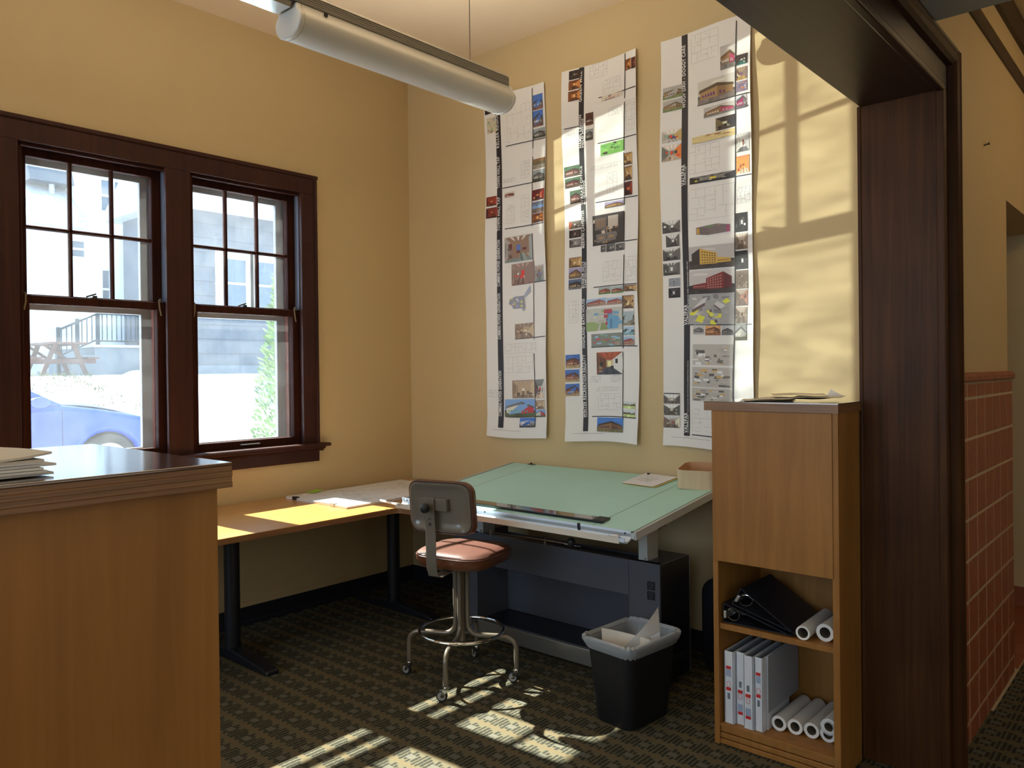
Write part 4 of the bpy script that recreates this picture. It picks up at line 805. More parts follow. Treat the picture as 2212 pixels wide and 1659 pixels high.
# ---- suspended linear light
LX = 1.670
t = thing('pendant_light', 'long grey suspended linear light with white curved diffuser', 'light', (LX, -1.45, 2.80))
def zx(p): return p
shell = [(-0.058, 0.122), (-0.064, 0.100), (-0.080, 0.080), (-0.085, 0.062), (-0.078, 0.038), (-0.058, 0.014), (-0.030, 0.003), (0.0, 0.0), (0.030, 0.003), (0.058, 0.014), (0.078, 0.038), (0.085, 0.062), (0.080, 0.080), (0.064, 0.100), (0.058, 0.122)]
obj('diffuser', G().prism(shell, 'y', -0.60, 0.60), M_['lampwhite'], t, smooth=50)
for y0, y1 in ((-0.625, -0.60), (0.60, 0.625)): obj('end_cap', G().prism([(p*1.03, q*1.02-0.001) for p, q in shell], 'y', y0, y1), M_['lampwhite'], t, smooth=50, bevel=0.006)
hs = obj('housing', G().prism([(-0.062, 0.124), (0.062, 0.124), (0.060, 0.165), (0.050, 0.178), (-0.050, 0.178), (-0.060, 0.165)], 'y', -2.1, 0.60), M_['lampgrey'], t)
for k in range(5): obj('rib', G().box(0.060, -2.1, 0.128+0.008*k, 0.0645, 0.595, 0.131+0.008*k), M_['lampgrey'], hs)
obj('reflector', G().prism([(-0.055, 0.121), (-0.045, 0.100), (0.045, 0.100), (0.055, 0.121)], 'y', -2.1, -0.64), M_['lampmirror'], t)
obj('gap_strip', G().box(0.035, -2.1, 0.118, 0.060, -0.63, 0.123), M_['blackmetal'], t)
for y in (-1.45, 0.385):
    cb = obj('cable', G().cyl((0.0, y, 0.178), (0.0, y, CZ-2.80), 0.0019, n=6), M_['brass'], t)
    obj('cable_grip', G().lathe([(0.010, 0.178), (0.010, 0.186), (0.004, 0.190), (0.004, 0.205)], (0.0, y, 0), 12), M_['brass'], cb)
    obj('ceiling_cup', G().lathe([(0.018, CZ-2.815), (0.018, CZ-2.80)], (0.0, y, 0), 16), M_['alu'], cb)
ul = area('assumed_uplight', (LX, -2.2, 2.985), (LX, -2.2, 3.6), 0.09, 2.6, 25, (1.0, 0.87, 0.68)); ul.rotation_euler = (PI, 0, 0)  # assumed uplight, an area lamp added over the housing to brighten the ceiling
obj('latch', G().box(0.063, -0.50, 0.106, 0.068, -0.485, 0.118), M_['blackmetal'], t)
POSTERS = [{'sheet': (0.771, 1.078, 1.28, 3.285),
  'band': [0.868, 1.14, 0.913, 3.312],
  'rules': [[1.186, 3.268, 1.181, 2.891], [1.18, 2.839, 1.177, 2.405], [1.177, 2.362, 1.178, 1.698], [1.175, 1.611, 1.177, 1.149], [0.956, 2.944, 1.278, 2.94], [0.916, 2.682, 1.278, 2.678], [0.936, 2.419, 1.274, 2.414],
            [0.994, 2.053, 1.279, 2.055], [1.013, 1.71, 1.275, 1.71], [0.929, 1.212, 1.268, 1.213]],
  'photos': [('int', 0.781, 3.186, 0.88, 3.283, 'dark'), ('map', 0.795, 3.058, 0.878, 3.158, 'map'), ('bld', 1.189, 3.126, 1.267, 3.22, 'bluehouse'), ('bld', 1.187, 3.02, 1.265, 3.121, 'bluehouse'),
             ('bld', 1.186, 2.948, 1.282, 3.008, 'greyhouse'), ('land', 1.183, 2.758, 1.279, 2.821, 'brownland'), ('bld', 1.182, 2.68, 1.278, 2.749, 'greyhouse'), ('int', 1.18, 2.561, 1.277, 2.628, 'red'),
             ('land', 1.179, 2.483, 1.276, 2.553, 'skygrey'), ('int', 1.178, 2.423, 1.275, 2.48, 'orange'), ('int', 0.779, 2.582, 0.866, 2.643, 'red'), ('int', 0.778, 2.503, 0.873, 2.57, 'darkred'),
             ('bld', 0.935, 2.616, 1.023, 2.649, 'redelev'), ('int', 0.934, 2.199, 1.175, 2.362, 'atrium'), ('int', 0.991, 2.052, 1.188, 2.186, 'lobby'), ('int', 1.192, 2.056, 1.262, 2.157, 'atrium'),
             ('map', 0.965, 1.876, 1.17, 2.042, 'colplan'), ('int', 1.015, 1.71, 1.179, 1.804, 'warm'), ('int', 0.984, 1.333, 1.172, 1.446, 'warm'), ('int', 1.175, 1.326, 1.263, 1.445, 'redwhite'),
             ('bld', 0.922, 1.212, 1.176, 1.324, 'curved'), ('int', 1.176, 1.26, 1.265, 1.315, 'warm'), ('bld', 1.175, 1.21, 1.268, 1.257, 'curved'), ('bld', 1.046, 1.147, 1.176, 1.206, 'bluewhite')],
  'plans': [[1.083, 2.717, 1.152, 2.825], [0.925, 2.714, 1.028, 2.734], [0.953, 2.449, 1.021, 2.563], [1.08, 2.445, 1.149, 2.608], [0.97, 2.965, 1.164, 3.187], [0.924, 1.617, 1.189, 1.677], [0.914, 1.494, 1.161, 1.596],
            [0.78, 1.333, 0.867, 1.379]],
  'texts': [('KELLER REGIONAL', 2.949, 3.216, 1), ('TOWN HALL TAP', 2.688, 2.892, 1), ('TOWN HALL TAP', 2.412, 2.631, 1), ('CUMMINS POWER GENERATION', 2.054, 2.354, 1), ('CUMMINS POWER GENERATION', 1.712, 2.008, 1),
            ('CUMMINS POWER GENERATION', 1.214, 1.507, 1)]},
 {'sheet': (1.42, 1.079, 1.942, 3.296),
  'band': [1.546, 1.138, 1.582, 3.309],
  'rules': [[1.868, 3.291, 1.864, 3.039], [1.863, 3.02, 1.856, 2.747], [1.854, 2.736, 1.85, 2.436], [1.849, 2.397, 1.848, 2.228], [1.85, 2.152, 1.847, 1.943], [1.841, 1.92, 1.837, 1.619], [1.835, 1.598, 1.832, 1.145],
            [1.683, 3.089, 1.954, 3.084], [1.679, 2.823, 1.951, 2.818], [1.44, 2.952, 1.554, 2.949], [1.655, 2.479, 1.945, 2.475], [1.628, 2.229, 1.943, 2.229], [1.634, 1.984, 1.94, 1.982], [1.613, 1.633, 1.933, 1.631],
            [1.61, 1.224, 1.927, 1.225]],
  'photos': [('int', 1.476, 3.234, 1.558, 3.287, 'dark'), ('int', 1.474, 3.173, 1.557, 3.228, 'orange'), ('int', 1.471, 3.107, 1.556, 3.166, 'orange'), ('int', 1.87, 3.192, 1.91, 3.253, 'orange'),
             ('int', 1.913, 3.189, 1.955, 3.251, 'darkred'), ('map', 1.702, 3.062, 1.846, 3.09, 'redsketch'), ('bld', 1.595, 2.943, 1.648, 3.015, 'darkbrown'), ('bld', 1.594, 2.854, 1.647, 2.919, 'greyhouse'),
             ('map', 1.698, 2.744, 1.854, 2.811, 'green'), ('bld', 1.429, 2.662, 1.55, 2.725, 'redbarn'), ('bld', 1.432, 2.596, 1.549, 2.654, 'redbarn'), ('bld', 1.466, 2.499, 1.548, 2.576, 'redbarn'),
             ('int', 1.852, 2.661, 1.909, 2.728, 'wood'), ('int', 1.851, 2.573, 1.905, 2.652, 'wood'), ('int', 1.85, 2.488, 1.904, 2.565, 'darkred'), ('bld', 1.717, 2.434, 1.844, 2.469, 'dusk'),
             ('map', 1.63, 2.229, 1.848, 2.403, 'darkplan'), ('int', 1.687, 2.185, 1.723, 2.223, 'grey'), ('int', 1.727, 2.181, 1.789, 2.226, 'grey'), ('int', 1.792, 2.18, 1.853, 2.221, 'grey'),
             ('int', 1.453, 2.35, 1.546, 2.394, 'orangegrey'), ('int', 1.454, 2.294, 1.545, 2.341, 'dark'), ('int', 1.455, 2.237, 1.544, 2.285, 'grey'), ('int', 1.453, 2.117, 1.546, 2.177, 'wood'),
             ('bld', 1.452, 2.051, 1.545, 2.113, 'dusk'), ('bld', 1.451, 1.987, 1.545, 2.046, 'nightblue'), ('bld', 1.671, 1.938, 1.757, 1.978, 'lawnbarn'), ('bld', 1.762, 1.936, 1.844, 1.975, 'lawnbarn'),
             ('int', 1.853, 1.942, 1.938, 1.977, 'wood'), ('bld', 1.58, 1.873, 1.724, 1.917, 'redlow'), ('bld', 1.73, 1.872, 1.84, 1.912, 'redlow'), ('int', 1.843, 1.845, 1.917, 1.919, 'wood'), ('map', 1.579, 1.728, 1.839, 1.859, 'pool'),
             ('land', 1.842, 1.748, 1.916, 1.828, 'path'), ('land', 1.84, 1.693, 1.915, 1.741, 'lake'), ('bld', 1.839, 1.635, 1.915, 1.685, 'redlow'), ('map', 1.614, 1.633, 1.836, 1.71, 'aerial'),
             ('bld', 1.426, 1.517, 1.528, 1.598, 'autumn'), ('bld', 1.421, 1.435, 1.523, 1.508, 'autumn'), ('bld', 1.42, 1.35, 1.522, 1.423, 'autumn'), ('int', 1.65, 1.47, 1.834, 1.6, 'truss'), ('land', 1.837, 1.276, 1.921, 1.315, 'field'),
             ('land', 1.837, 1.227, 1.92, 1.267, 'field'), ('bld', 1.647, 1.136, 1.837, 1.219, 'lodge')],
  'plans': [[1.622, 3.21, 1.74, 3.291], [1.71, 3.102, 1.831, 3.18], [1.753, 2.966, 1.838, 3.011], [1.447, 2.898, 1.529, 2.934], [1.872, 2.853, 1.931, 3.018], [1.628, 2.67, 1.834, 2.692], [1.735, 2.518, 1.802, 2.638],
            [1.702, 2.011, 1.827, 2.124], [1.858, 2.003, 1.932, 2.137], [1.453, 1.789, 1.525, 1.917], [1.598, 1.426, 1.674, 1.461], [1.75, 1.426, 1.819, 1.461], [1.647, 1.374, 1.814, 1.396], [1.654, 1.263, 1.815, 1.358]],
  'texts': [('GREEN MILL', 3.091, 3.272, 1), ('HAMEL LEGION', 2.82, 3.015, 1), ('FIELD HOUSE', 2.82, 2.99, 2), ('WASABI OFFICE', 2.483, 2.713, 1), ('BUILDING', 2.483, 2.623, 2), ('MERWIN CARPENTER', 2.225, 2.45, 1),
            ('BUNKER HILLS', 1.988, 2.145, 1), ('CAMPGROUND', 1.988, 2.142, 2), ('HIGHLAND BATH HOUSE', 1.633, 1.925, 1), ('WINTER RECREATION FACILITY', 1.218, 1.594, 1), ('MARATHON COUNTY LAKE PARK RESERVE', 1.224, 1.539, 2)]},
 {'sheet': (2.096, 1.078, 2.618, 3.295),
  'band': [2.222, 1.136, 2.258, 3.303],
  'rules': [[2.542, 3.27, 2.505, 1.329], [2.313, 2.893, 2.627, 2.888], [2.27, 2.485, 2.62, 2.481], [2.253, 1.733, 2.609, 1.728], [2.271, 1.145, 2.46, 1.145], [2.099, 1.363, 2.198, 1.361]],
  'photos': [('bld', 2.11, 2.968, 2.228, 3.033, 'tanfield'), ('bld', 2.112, 2.899, 2.228, 2.959, 'tanfield'), ('bld', 2.45, 3.041, 2.537, 3.163, 'tanpink'), ('int', 2.542, 3.041, 2.604, 3.093, 'teal'),
             ('int', 2.541, 2.963, 2.603, 3.027, 'purple'), ('map', 2.54, 2.904, 2.603, 2.958, 'speckle'), ('bld', 2.537, 2.818, 2.599, 2.895, 'magenta'), ('bld', 2.316, 2.892, 2.533, 3.014, 'tanlot'),
             ('bld', 2.35, 2.819, 2.532, 2.87, 'tanpink'), ('int', 2.418, 2.736, 2.532, 2.801, 'corridor'), ('map', 2.283, 2.695, 2.53, 2.73, 'elev'), ('int', 2.534, 2.601, 2.607, 2.693, 'gallery'),
             ('int', 2.534, 2.492, 2.606, 2.581, 'orangehall'), ('int', 2.11, 2.73, 2.223, 2.795, 'colorful'), ('int', 2.109, 2.631, 2.222, 2.715, 'colorful2'), ('int', 2.27, 2.485, 2.528, 2.517, 'yellowstrip'),
             ('int', 2.103, 2.24, 2.212, 2.305, 'bw'), ('int', 2.123, 2.163, 2.205, 2.229, 'bw'), ('int', 2.101, 2.089, 2.207, 2.153, 'bw'), ('int', 2.1, 2.009, 2.203, 2.077, 'bw'), ('map', 2.133, 1.945, 2.203, 1.991, 'bwplan'),
             ('int', 2.131, 1.884, 2.202, 1.937, 'bwdark'), ('axon', 2.3, 2.193, 2.505, 2.264, 'axon'), ('bld', 2.26, 2.027, 2.518, 2.148, 'yellowbrick'), ('bld', 2.257, 1.895, 2.515, 2.019, 'redbrick'),
             ('map', 2.254, 1.733, 2.511, 1.893, 'campus'), ('int', 2.526, 2.199, 2.593, 2.296, 'bwdark'), ('int', 2.524, 2.111, 2.592, 2.192, 'sepia'), ('int', 2.522, 2.009, 2.591, 2.104, 'bwdark'),
             ('map', 2.521, 1.91, 2.59, 2.004, 'rubble'), ('int', 2.519, 1.824, 2.587, 1.906, 'sepiared'), ('int', 2.515, 1.734, 2.583, 1.817, 'sepia'), ('bld', 2.512, 1.648, 2.582, 1.733, 'glasswall'),
             ('bld', 2.277, 1.681, 2.34, 1.726, 'bwhouse'), ('bld', 2.347, 1.676, 2.433, 1.727, 'orangetown'), ('bld', 2.44, 1.677, 2.504, 1.725, 'bwtown'), ('map', 2.276, 1.52, 2.503, 1.629, 'iso'),
             ('map', 2.274, 1.403, 2.502, 1.508, 'iso'), ('map', 2.273, 1.327, 2.501, 1.397, 'iso'), ('int', 2.094, 1.307, 2.198, 1.356, 'office'), ('int', 2.089, 1.243, 2.197, 1.301, 'office'),
             ('int', 2.094, 1.175, 2.197, 1.235, 'office2')],
  'plans': [[2.278, 3.123, 2.438, 3.27], [2.266, 2.538, 2.437, 2.681], [2.262, 2.289, 2.521, 2.454], [2.535, 2.345, 2.608, 2.425], [2.272, 1.166, 2.435, 1.283]],
  'texts': [('WOOF DAH - DOGGY CARE', 2.9, 3.238, 1), ('VALSPAR', 2.483, 2.597, 1), ('ANALYTICAL LAB', 2.485, 2.584, 2), ('VALSPAR', 1.732, 1.843, 1), ('VALSPAR APPLIED SCIENCE AND TECHNOLOGY CENTER', 1.733, 2.075, 2),
            ('CAMPUS BUILDING 4', 1.733, 1.863, 3), ('VALSPAR', 1.151, 1.261, 1), ('HEADQUARTERS - 10TH FLOOR SOUTH COLLABORATION SPACE', 1.151, 1.541, 2)]}]
# ================================================================== POSTERS
PAL = dict(
 dark=['50,40,38','70,55,48','40,30,28','58,44,38','48,36,34','150,140,130','100,80,60'], red=['90,30,25','150,60,40','120,35,30','170,70,50','80,40,35','230,170,110','60,30,30'],
 darkred=['80,35,30','130,50,35','70,25,25','150,60,40','60,25,22','210,120,70','40,20,20'], orange=['110,60,35','190,115,55','140,80,40','200,130,70','100,60,40','235,190,120','70,45,35'],
 atrium=['190,185,180','150,120,100','170,165,160','160,165,165','130,140,135','90,120,190','110,60,50'], lobby=['170,140,130','150,125,115','165,140,125','150,120,110','140,105,95','215,60,50','235,230,225'],
 warm=['150,130,115','190,165,135','160,135,115','205,185,155','140,120,105','225,215,200','110,90,75'], redwhite=['120,125,125','200,200,195','110,100,100','210,205,200','215,195,175','205,50,45','60,60,65'],
 grey=['95,90,88','140,136,132','80,76,74','120,116,112','88,82,80','190,188,184','60,56,56'], orangegrey=['120,110,100','110,100,92','200,95,50','100,90,85','120,100,80','230,225,220','70,60,55'],
 wood=['110,80,50','190,150,95','130,95,60','200,165,110','90,70,50','235,215,170','70,50,35'], truss=['165,80,45','190,165,120','120,75,45','220,220,215','70,70,80','240,230,170','50,40,35'],
 teal=['70,60,60','60,55,55','75,65,60','65,60,60','60,110,105','230,225,215','50,40,45'], purple=['150,130,110','120,100,90','110,85,70','140,120,110','160,130,80','120,70,150','220,210,190'],
 corridor=['60,50,45','190,190,150','130,115,80','50,50,55','70,60,55','235,240,220','40,35,35'], gallery=['190,190,185','220,220,215','215,212,205','200,198,195','120,120,120','140,90,80','90,110,120'],
 orangehall=['205,110,80','225,150,70','235,160,80','220,150,90','225,200,170','160,60,40','60,70,110'], colorful=['215,210,200','120,150,130','190,185,175','200,170,110','200,195,190','215,70,40','60,60,120'],
 colorful2=['215,205,195','150,170,160','120,120,110','230,130,60','190,170,150','220,70,50','60,60,60'], yellowstrip=['60,60,60','130,125,120','60,55,50','60,55,60','50,45,45','235,215,20','180,175,170'],
 bw=['200,200,198','120,118,116','90,88,86','105,100,98','70,66,64','235,235,233','50,48,48'], bwdark=['35,33,33','80,78,76','28,26,26','45,42,42','30,28,28','225,225,222','60,58,56'],
 sepia=['190,175,160','165,145,125','130,112,95','150,130,112','110,92,78','85,68,55','215,205,190'], sepiared=['170,155,140','150,110,90','120,100,85','170,120,100','110,90,80','190,130,110','70,60,55'],
 office=['225,225,222','150,146,140','110,104,98','95,90,86','110,100,90','235,225,195','70,66,64'], office2=['190,190,192','160,150,140','130,110,100','230,225,200','110,95,85','150,90,80','80,90,100'],
 bluehouse=['75,115,190','120,90,85','120,110,105','90,85,80','70,75,80','230,230,230'], greyhouse=['150,160,165','70,75,60','120,118,112','95,92,88','85,82,80','210,210,205'], redelev=['205,195,180','190,180,165','160,50,60','120,40,50','110,80,80','225,220,215'],
 curved=['130,170,225','95,105,75','225,222,205','200,60,70','120,118,120','120,180,180'], bluewhite=['70,120,210','80,75,70','225,225,225','150,150,150','190,190,195','70,70,75'], darkbrown=['85,45,35','90,55,45','75,40,32','65,35,30','60,30,25','230,225,215'],
 redbarn=['80,110,80','90,75,60','115,55,45','90,45,38','60,45,40','210,200,185'], dusk=['160,150,185','115,100,85','150,110,65','120,90,60','80,65,55','225,190,120'], nightblue=['85,100,130','110,105,105','80,65,55','60,50,48','50,45,48','235,200,130'],
 lawnbarn=['160,175,170','100,135,70','165,80,65','130,70,55','120,75,60','190,170,150'], redlow=['160,190,220','165,140,125','150,85,75','170,120,100','140,70,65','210,190,170'], autumn=['70,110,185','175,150,110','140,75,50','110,60,45','85,60,50','215,195,160'], lodge=['70,125,205','120,110,70','150,105,60','120,80,50','70,55,50','60,60,65'],
 tanfield=['175,172,168','110,125,80','165,135,90','130,105,75','110,95,75','90,75,60'], tanpink=['190,185,180','130,125,122','150,115,75','185,70,110','120,90,65','225,220,215'], magenta=['190,190,195','100,95,100','150,45,95','120,110,115','90,85,90','210,205,205'], tanlot=['205,200,190','125,115,112','170,135,90','140,108,72','95,75,55','110,60,120'],
 yellowbrick=['185,180,178','75,65,58','205,165,75','60,50,48','120,90,50','90,70,50'], redbrick=['195,190,188','60,50,46','130,45,42','95,32,32','80,30,30','185,140,130'], glasswall=['120,120,118','90,84,66','170,168,158','150,148,140','60,58,55','210,208,200'], bwhouse=['195,193,192','185,180,178','130,128,130','110,108,110','100,98,100','80,78,80'],
 orangetown=['215,160,100','150,95,60','175,115,70','120,75,50','95,60,45','225,190,140'], bwtown=['185,184,186','110,108,108','100,98,98','80,78,78','75,73,73','140,138,138'],
 brownland=['140,105,70','110,100,80','150,145,130'], skygrey=['110,120,140','130,165,215','120,105,95'], path=['170,185,190','70,75,65','130,125,110'], lake=['175,200,225','70,85,75','120,160,170'], field=['205,215,215','110,100,80','195,210,140'],
 map=['205,195,170','120,160,200','170,190,110','190,190,140','150,120,100'], colplan=['212,212,216','150,152,170','225,222,90','165,170,190','215,170,90'], redsketch=['215,205,190','130,140,150','170,80,75','200,120,110','110,90,85'], green=['120,180,90','150,200,110','70,60,55','175,205,120','90,150,90'],
 darkplan=['70,64,62','200,190,178','60,56,55','165,130,95','120,114,110'], pool=['195,195,185','150,170,110','110,165,205','175,70,85','90,120,180'], aerial=['130,135,125','120,150,90','190,90,95','150,190,215','170,160,140'], speckle=['140,130,150','190,120,70','110,100,160','90,110,150','200,190,190'],
 elev=['215,195,140','200,175,115','170,130,80','225,210,165','120,50,45'], bwplan=['150,155,165','110,114,122','175,180,188','130,134,142','80,82,88'], campus=['165,163,162','130,128,130','222,220,70','110,90,95','205,203,202'], rubble=['120,104,88','150,134,116','100,84,70','85,70,58','170,156,140'], iso=['190,184,176','120,112,104','205,170,110','235,235,235','95,88,86'], axon=['205,198,180','130,115,115','100,150,80','205,155,60','160,70,110'],
)
PALC = {k: [lin(*map(int, c.split(','))) for c in v] for k, v in PAL.items()}
def photo(kind, pal, seed):
    """a tiny printed picture in the unit square: polygons with a colour each"""
    q = random.Random(seed); C_ = PALC[pal]; g = G(); lay = [0.0]
    def P(c, *pts): g.col = c; g.poly([(x, 0.00003*lay[0], z) for x, z in pts]); lay[0] += 1
    def rect(c, x0, z0, x1, z1): P(c, (x0, z0), (x1, z0), (x1, z1), (x0, z1))
    def shade(c, s): return tuple(min(1, v*s) for v in c)
    if kind == 'int':
        ce, ba, le, ri, fl, a1, a2 = C_; x0, x1 = q.uniform(0.25, 0.42), q.uniform(0.58, 0.78); z0, z1 = q.uniform(0.3, 0.42), q.uniform(0.58, 0.72)
        rect(ba, 0, 0, 1, 1); P(ce, (0, 1), (x0, z1), (x1, z1), (1, 1)); P(fl, (0, 0), (1, 0), (x1, z0), (x0, z0)); P(le, (0, 0), (x0, z0), (x0, z1), (0, 1)); P(ri, (1, 0), (1, 1), (x1, z1), (x1, z0))
        for k in range(3): u = 0.2+0.25*k; P(shade(ce, 1.5), (u, 0.97), (u+0.1, 0.97), (0.5+(u-0.4)*0.5, z1+0.12), (0.47+(u-0.4)*0.5, z1+0.12))
        for k in range(3): u0 = k/3*x0; f = lambda u, b: b; P(shade(le, 0.6), (u0+0.02, 0.22+0.3*u0), (u0+x0*0.2, 0.25+0.3*u0), (u0+x0*0.2, 0.75-0.3*u0), (u0+0.02, 0.8-0.3*u0))
        for k in range(6):
            u, wv = q.uniform(0.05, 0.85), q.uniform(0.05, 0.16); z = q.uniform(0.1, 0.5); hh = q.uniform(0.06, 0.22); rect(q.choice([a1, a2, a2, shade(ba, 0.5), shade(ba, 1.3)]), u, z, u+wv, z+hh)
        rect(a1, (x0+x1)/2-0.06, z0+0.04, (x0+x1)/2+0.08, z1-0.05)
        for k in range(4): u = q.uniform(0.1, 0.8); P(shade(fl, q.choice([0.6, 1.4])), (u, 0.02), (u+0.1, 0.02), (u+0.06+(0.5-u)*0.3, z0*0.8), (u+(0.5-u)*0.3, z0*0.8))
    elif kind == 'bld':
        sky, gr, wa, wb, ro, wi = C_; rect(sky, 0, 0, 1, 1)
        for k in range(2): u = q.uniform(0, 0.7); P(shade(sky, 1.25), (u, 0.8), (u+0.25, 0.78), (u+0.3, 0.86), (u+0.1, 0.9))
        P(shade(gr, 0.55), (0, 0.2), (1, 0.2), (1, 0.36), (0.85, 0.42), (0.7, 0.34), (0.25, 0.34), (0.1, 0.4), (0, 0.36))
        if pal in ('redbrick', 'yellowbrick'):
            m = 1 if pal == 'redbrick' else -1; X = (lambda u: u) if m == 1 else (lambda u: 1-u)
            P(gr, (0, 0), (1, 0), (1, 0.26), (0, 0.2)); P(wa, (X(0.08), 0.24), (X(0.42), 0.22), (X(0.42), 0.48), (X(0.08), 0.4)); P(wa, (X(0.38), 0.2), (X(0.76), 0.2), (X(0.76), 0.9), (X(0.38), 0.66)); P(wb, (X(0.76), 0.2), (X(0.94), 0.24), (X(0.94), 0.68), (X(0.76), 0.9))
            for r in range(5):
                for k in range(6): u = 0.41+0.055*k; s = 1+(u-0.38)/0.38*0.5; z = 0.24+0.085*r*s; rect(wi, min(X(u), X(u+0.028)), z, max(X(u), X(u+0.028)), z+0.045)
            for k in range(9): u = 0.10+0.03*k; rect(wi, min(X(u), X(u+0.016)), 0.30, max(X(u), X(u+0.016)), 0.34)
        else:
            P(gr, (0, 0), (1, 0), (1, 0.28), (0, 0.24)); e = q.uniform(0.5, 0.62); r_ = q.uniform(0.68, 0.82); xm = q.uniform(0.5, 0.7)
            P(wa, (0.06, 0.22), (xm, 0.2), (xm, r_-0.06), (0.06, e-0.1)); P(wb, (xm, 0.2), (0.95, 0.25), (0.95, e-0.06), (xm, r_-0.06))
            P(ro, (0.02, e-0.12), (xm, r_-0.08), (xm, r_+0.06), (0.05, e+0.02)); P(shade(ro, 0.8), (xm, r_-0.08), (0.98, e-0.1), (0.96, e), (xm, r_+0.06))
            for k in range(5): u = 0.12+(xm-0.16)/5*k; rect(wi, u, 0.28, u+0.05, 0.38+0.05*k/4)
            for k in range(2): rect(shade(wi, 0.7), xm+0.06+0.1*k, 0.27, xm+0.11+0.1*k, 0.42-0.05*k)
        for k in range(4): u = q.uniform(0, 0.9); rect(shade(gr, q.choice([0.7, 1.3])), u, q.uniform(0, 0.12), u+q.uniform(0.05, 0.25), q.uniform(0.13, 0.19))
    elif kind == 'land':
        sky, tr, gr = C_; rect(sky, 0, 0, 1, 1); pts = [(0, 0.4)]+[(k/10, 0.55+q.uniform(0, 0.22)) for k in range(11)]+[(1, 0.4)]; rect(gr, 0, 0, 1, 0.48); P(tr, *pts)
        for k in range(5): u = q.uniform(0, 0.8); P(shade(gr, q.choice([0.7, 1.25])), (u, 0.05), (u+0.3, 0.08), (u+0.25, 0.2), (u+0.05, 0.18))
        P(shade(gr, 1.4), (0.3, 0), (0.6, 0), (0.52, 0.42), (0.48, 0.42))
    elif kind == 'axon':
        bg, a, b, c, d = C_
        for k in range(4):
            z = 0.35+0.14*k; P(a, (0.02, z), (0.36, z-0.12), (0.95, z-0.02), (0.60, z+0.14)); P(shade(a, 0.6), (0.02, z-0.08), (0.36, z-0.2), (0.36, z-0.12), (0.02, z)); P(shade(a, 0.8), (0.36, z-0.2), (0.95, z-0.10), (0.95, z-0.02), (0.36, z-0.12))
            P(b, (0.25, z), (0.40, z-0.05), (0.55, z-0.01), (0.40, z+0.06)); P(c, (0.6, z+0.02), (0.66, z), (0.72, z+0.01), (0.66, z+0.04))
        P(d, (0.86, 0.22), (0.95, 0.25), (0.95, 0.72), (0.86, 0.70)); P(c, (0.05, 0.3), (0.12, 0.27), (0.12, 0.7), (0.05, 0.72))
    else:
        bg, a, b, c, d = C_; plan = pal in ('colplan',)
        if plan:
            P(a, (0, 0.35), (0.06, 0.55), (0.3, 0.62), (0.62, 0.62), (0.68, 0.2), (0.62, 0.02), (0.55, 0.15), (0.2, 0.15), (0.12, 0.3)); P(c, (0.62, 0.62), (0.9, 0.98), (0.92, 0.75), (0.7, 0.56))
            for k in range(14): u, z = q.uniform(0.08, 0.55), q.uniform(0.2, 0.52); rect(q.choice([b, c, d, bg]), u, z, u+q.uniform(0.04, 0.1), z+q.uniform(0.04, 0.1))
        else:
            rect(bg, 0, 0, 1, 1)
            for k in range(30 if pal != 'speckle' else 60):
                u, z = q.uniform(0, 0.82), q.uniform(0, 0.85); wv, hh = q.uniform(0.04, 0.18), q.uniform(0.04, 0.15); s = q.uniform(-0.06, 0.06)
                P(q.choice([a, b, c, d, shade(bg, 0.85), shade(bg, 1.15)]), (u, z), (u+wv, z+s*0.5), (min(1, u+wv+s*0.4), min(1, z+hh)), (max(0, u+s*0.4), min(1, z+hh)))
            if pal == 'pool': P(b, (0.58, 0.05), (0.88, 0.08), (0.9, 0.6), (0.62, 0.7)); rect(shade(b, 0.6), 0.66, 0.1, 0.72, 0.5); rect(c, 0.5, 0.75, 0.72, 0.93); rect(c, 0.5, 0.55, 0.6, 0.7); P(a, (0, 0), (0.3, 0), (0.38, 0.3), (0.2, 0.42), (0, 0.4)); P(shade(a, 0.8), (0.38, 0.02), (0.62, 0.05), (0.5, 0.36), (0.42, 0.34))
            if pal == 'darkplan': rect(d, 0.08, 0.5, 0.46, 0.9); [rect(c, 0.13+0.075*k, 0.58, 0.165+0.075*k, 0.85) for k in range(4)]; rect(a, 0.5, 0.55, 0.82, 0.92); rect(d, 0.12, 0.08, 0.44, 0.36); rect(d, 0.46, 0.1, 0.75, 0.38); rect(c, 0.2, 0.18, 0.36, 0.26); rect(c, 0.52, 0.2, 0.68, 0.28)
            if pal == 'campus': P(b, (0, 0.35), (0.25, 0.75), (0.34, 0.8), (0.3, 0.6), (0.1, 0.3)); P(b, (0.14, 0.12), (0.3, 0.06), (0.36, 0.26), (0.22, 0.32)); P(b, (0.74, 0.74), (0.84, 0.84), (0.92, 0.74), (0.82, 0.66)); P(c, (0.08, 0.4), (0.36, 0.62), (0.36, 0.72), (0.06, 0.5)); P(d, (0.06, 0.5), (0.36, 0.72), (0.42, 0.9), (0.3, 0.84)); P(d, (0.56, 0.66), (0.7, 0.5), (0.82, 0.6), (0.64, 0.76)); P(c, (0.56, 0.66), (0.7, 0.5), (0.7, 0.44), (0.56, 0.6))
    return g
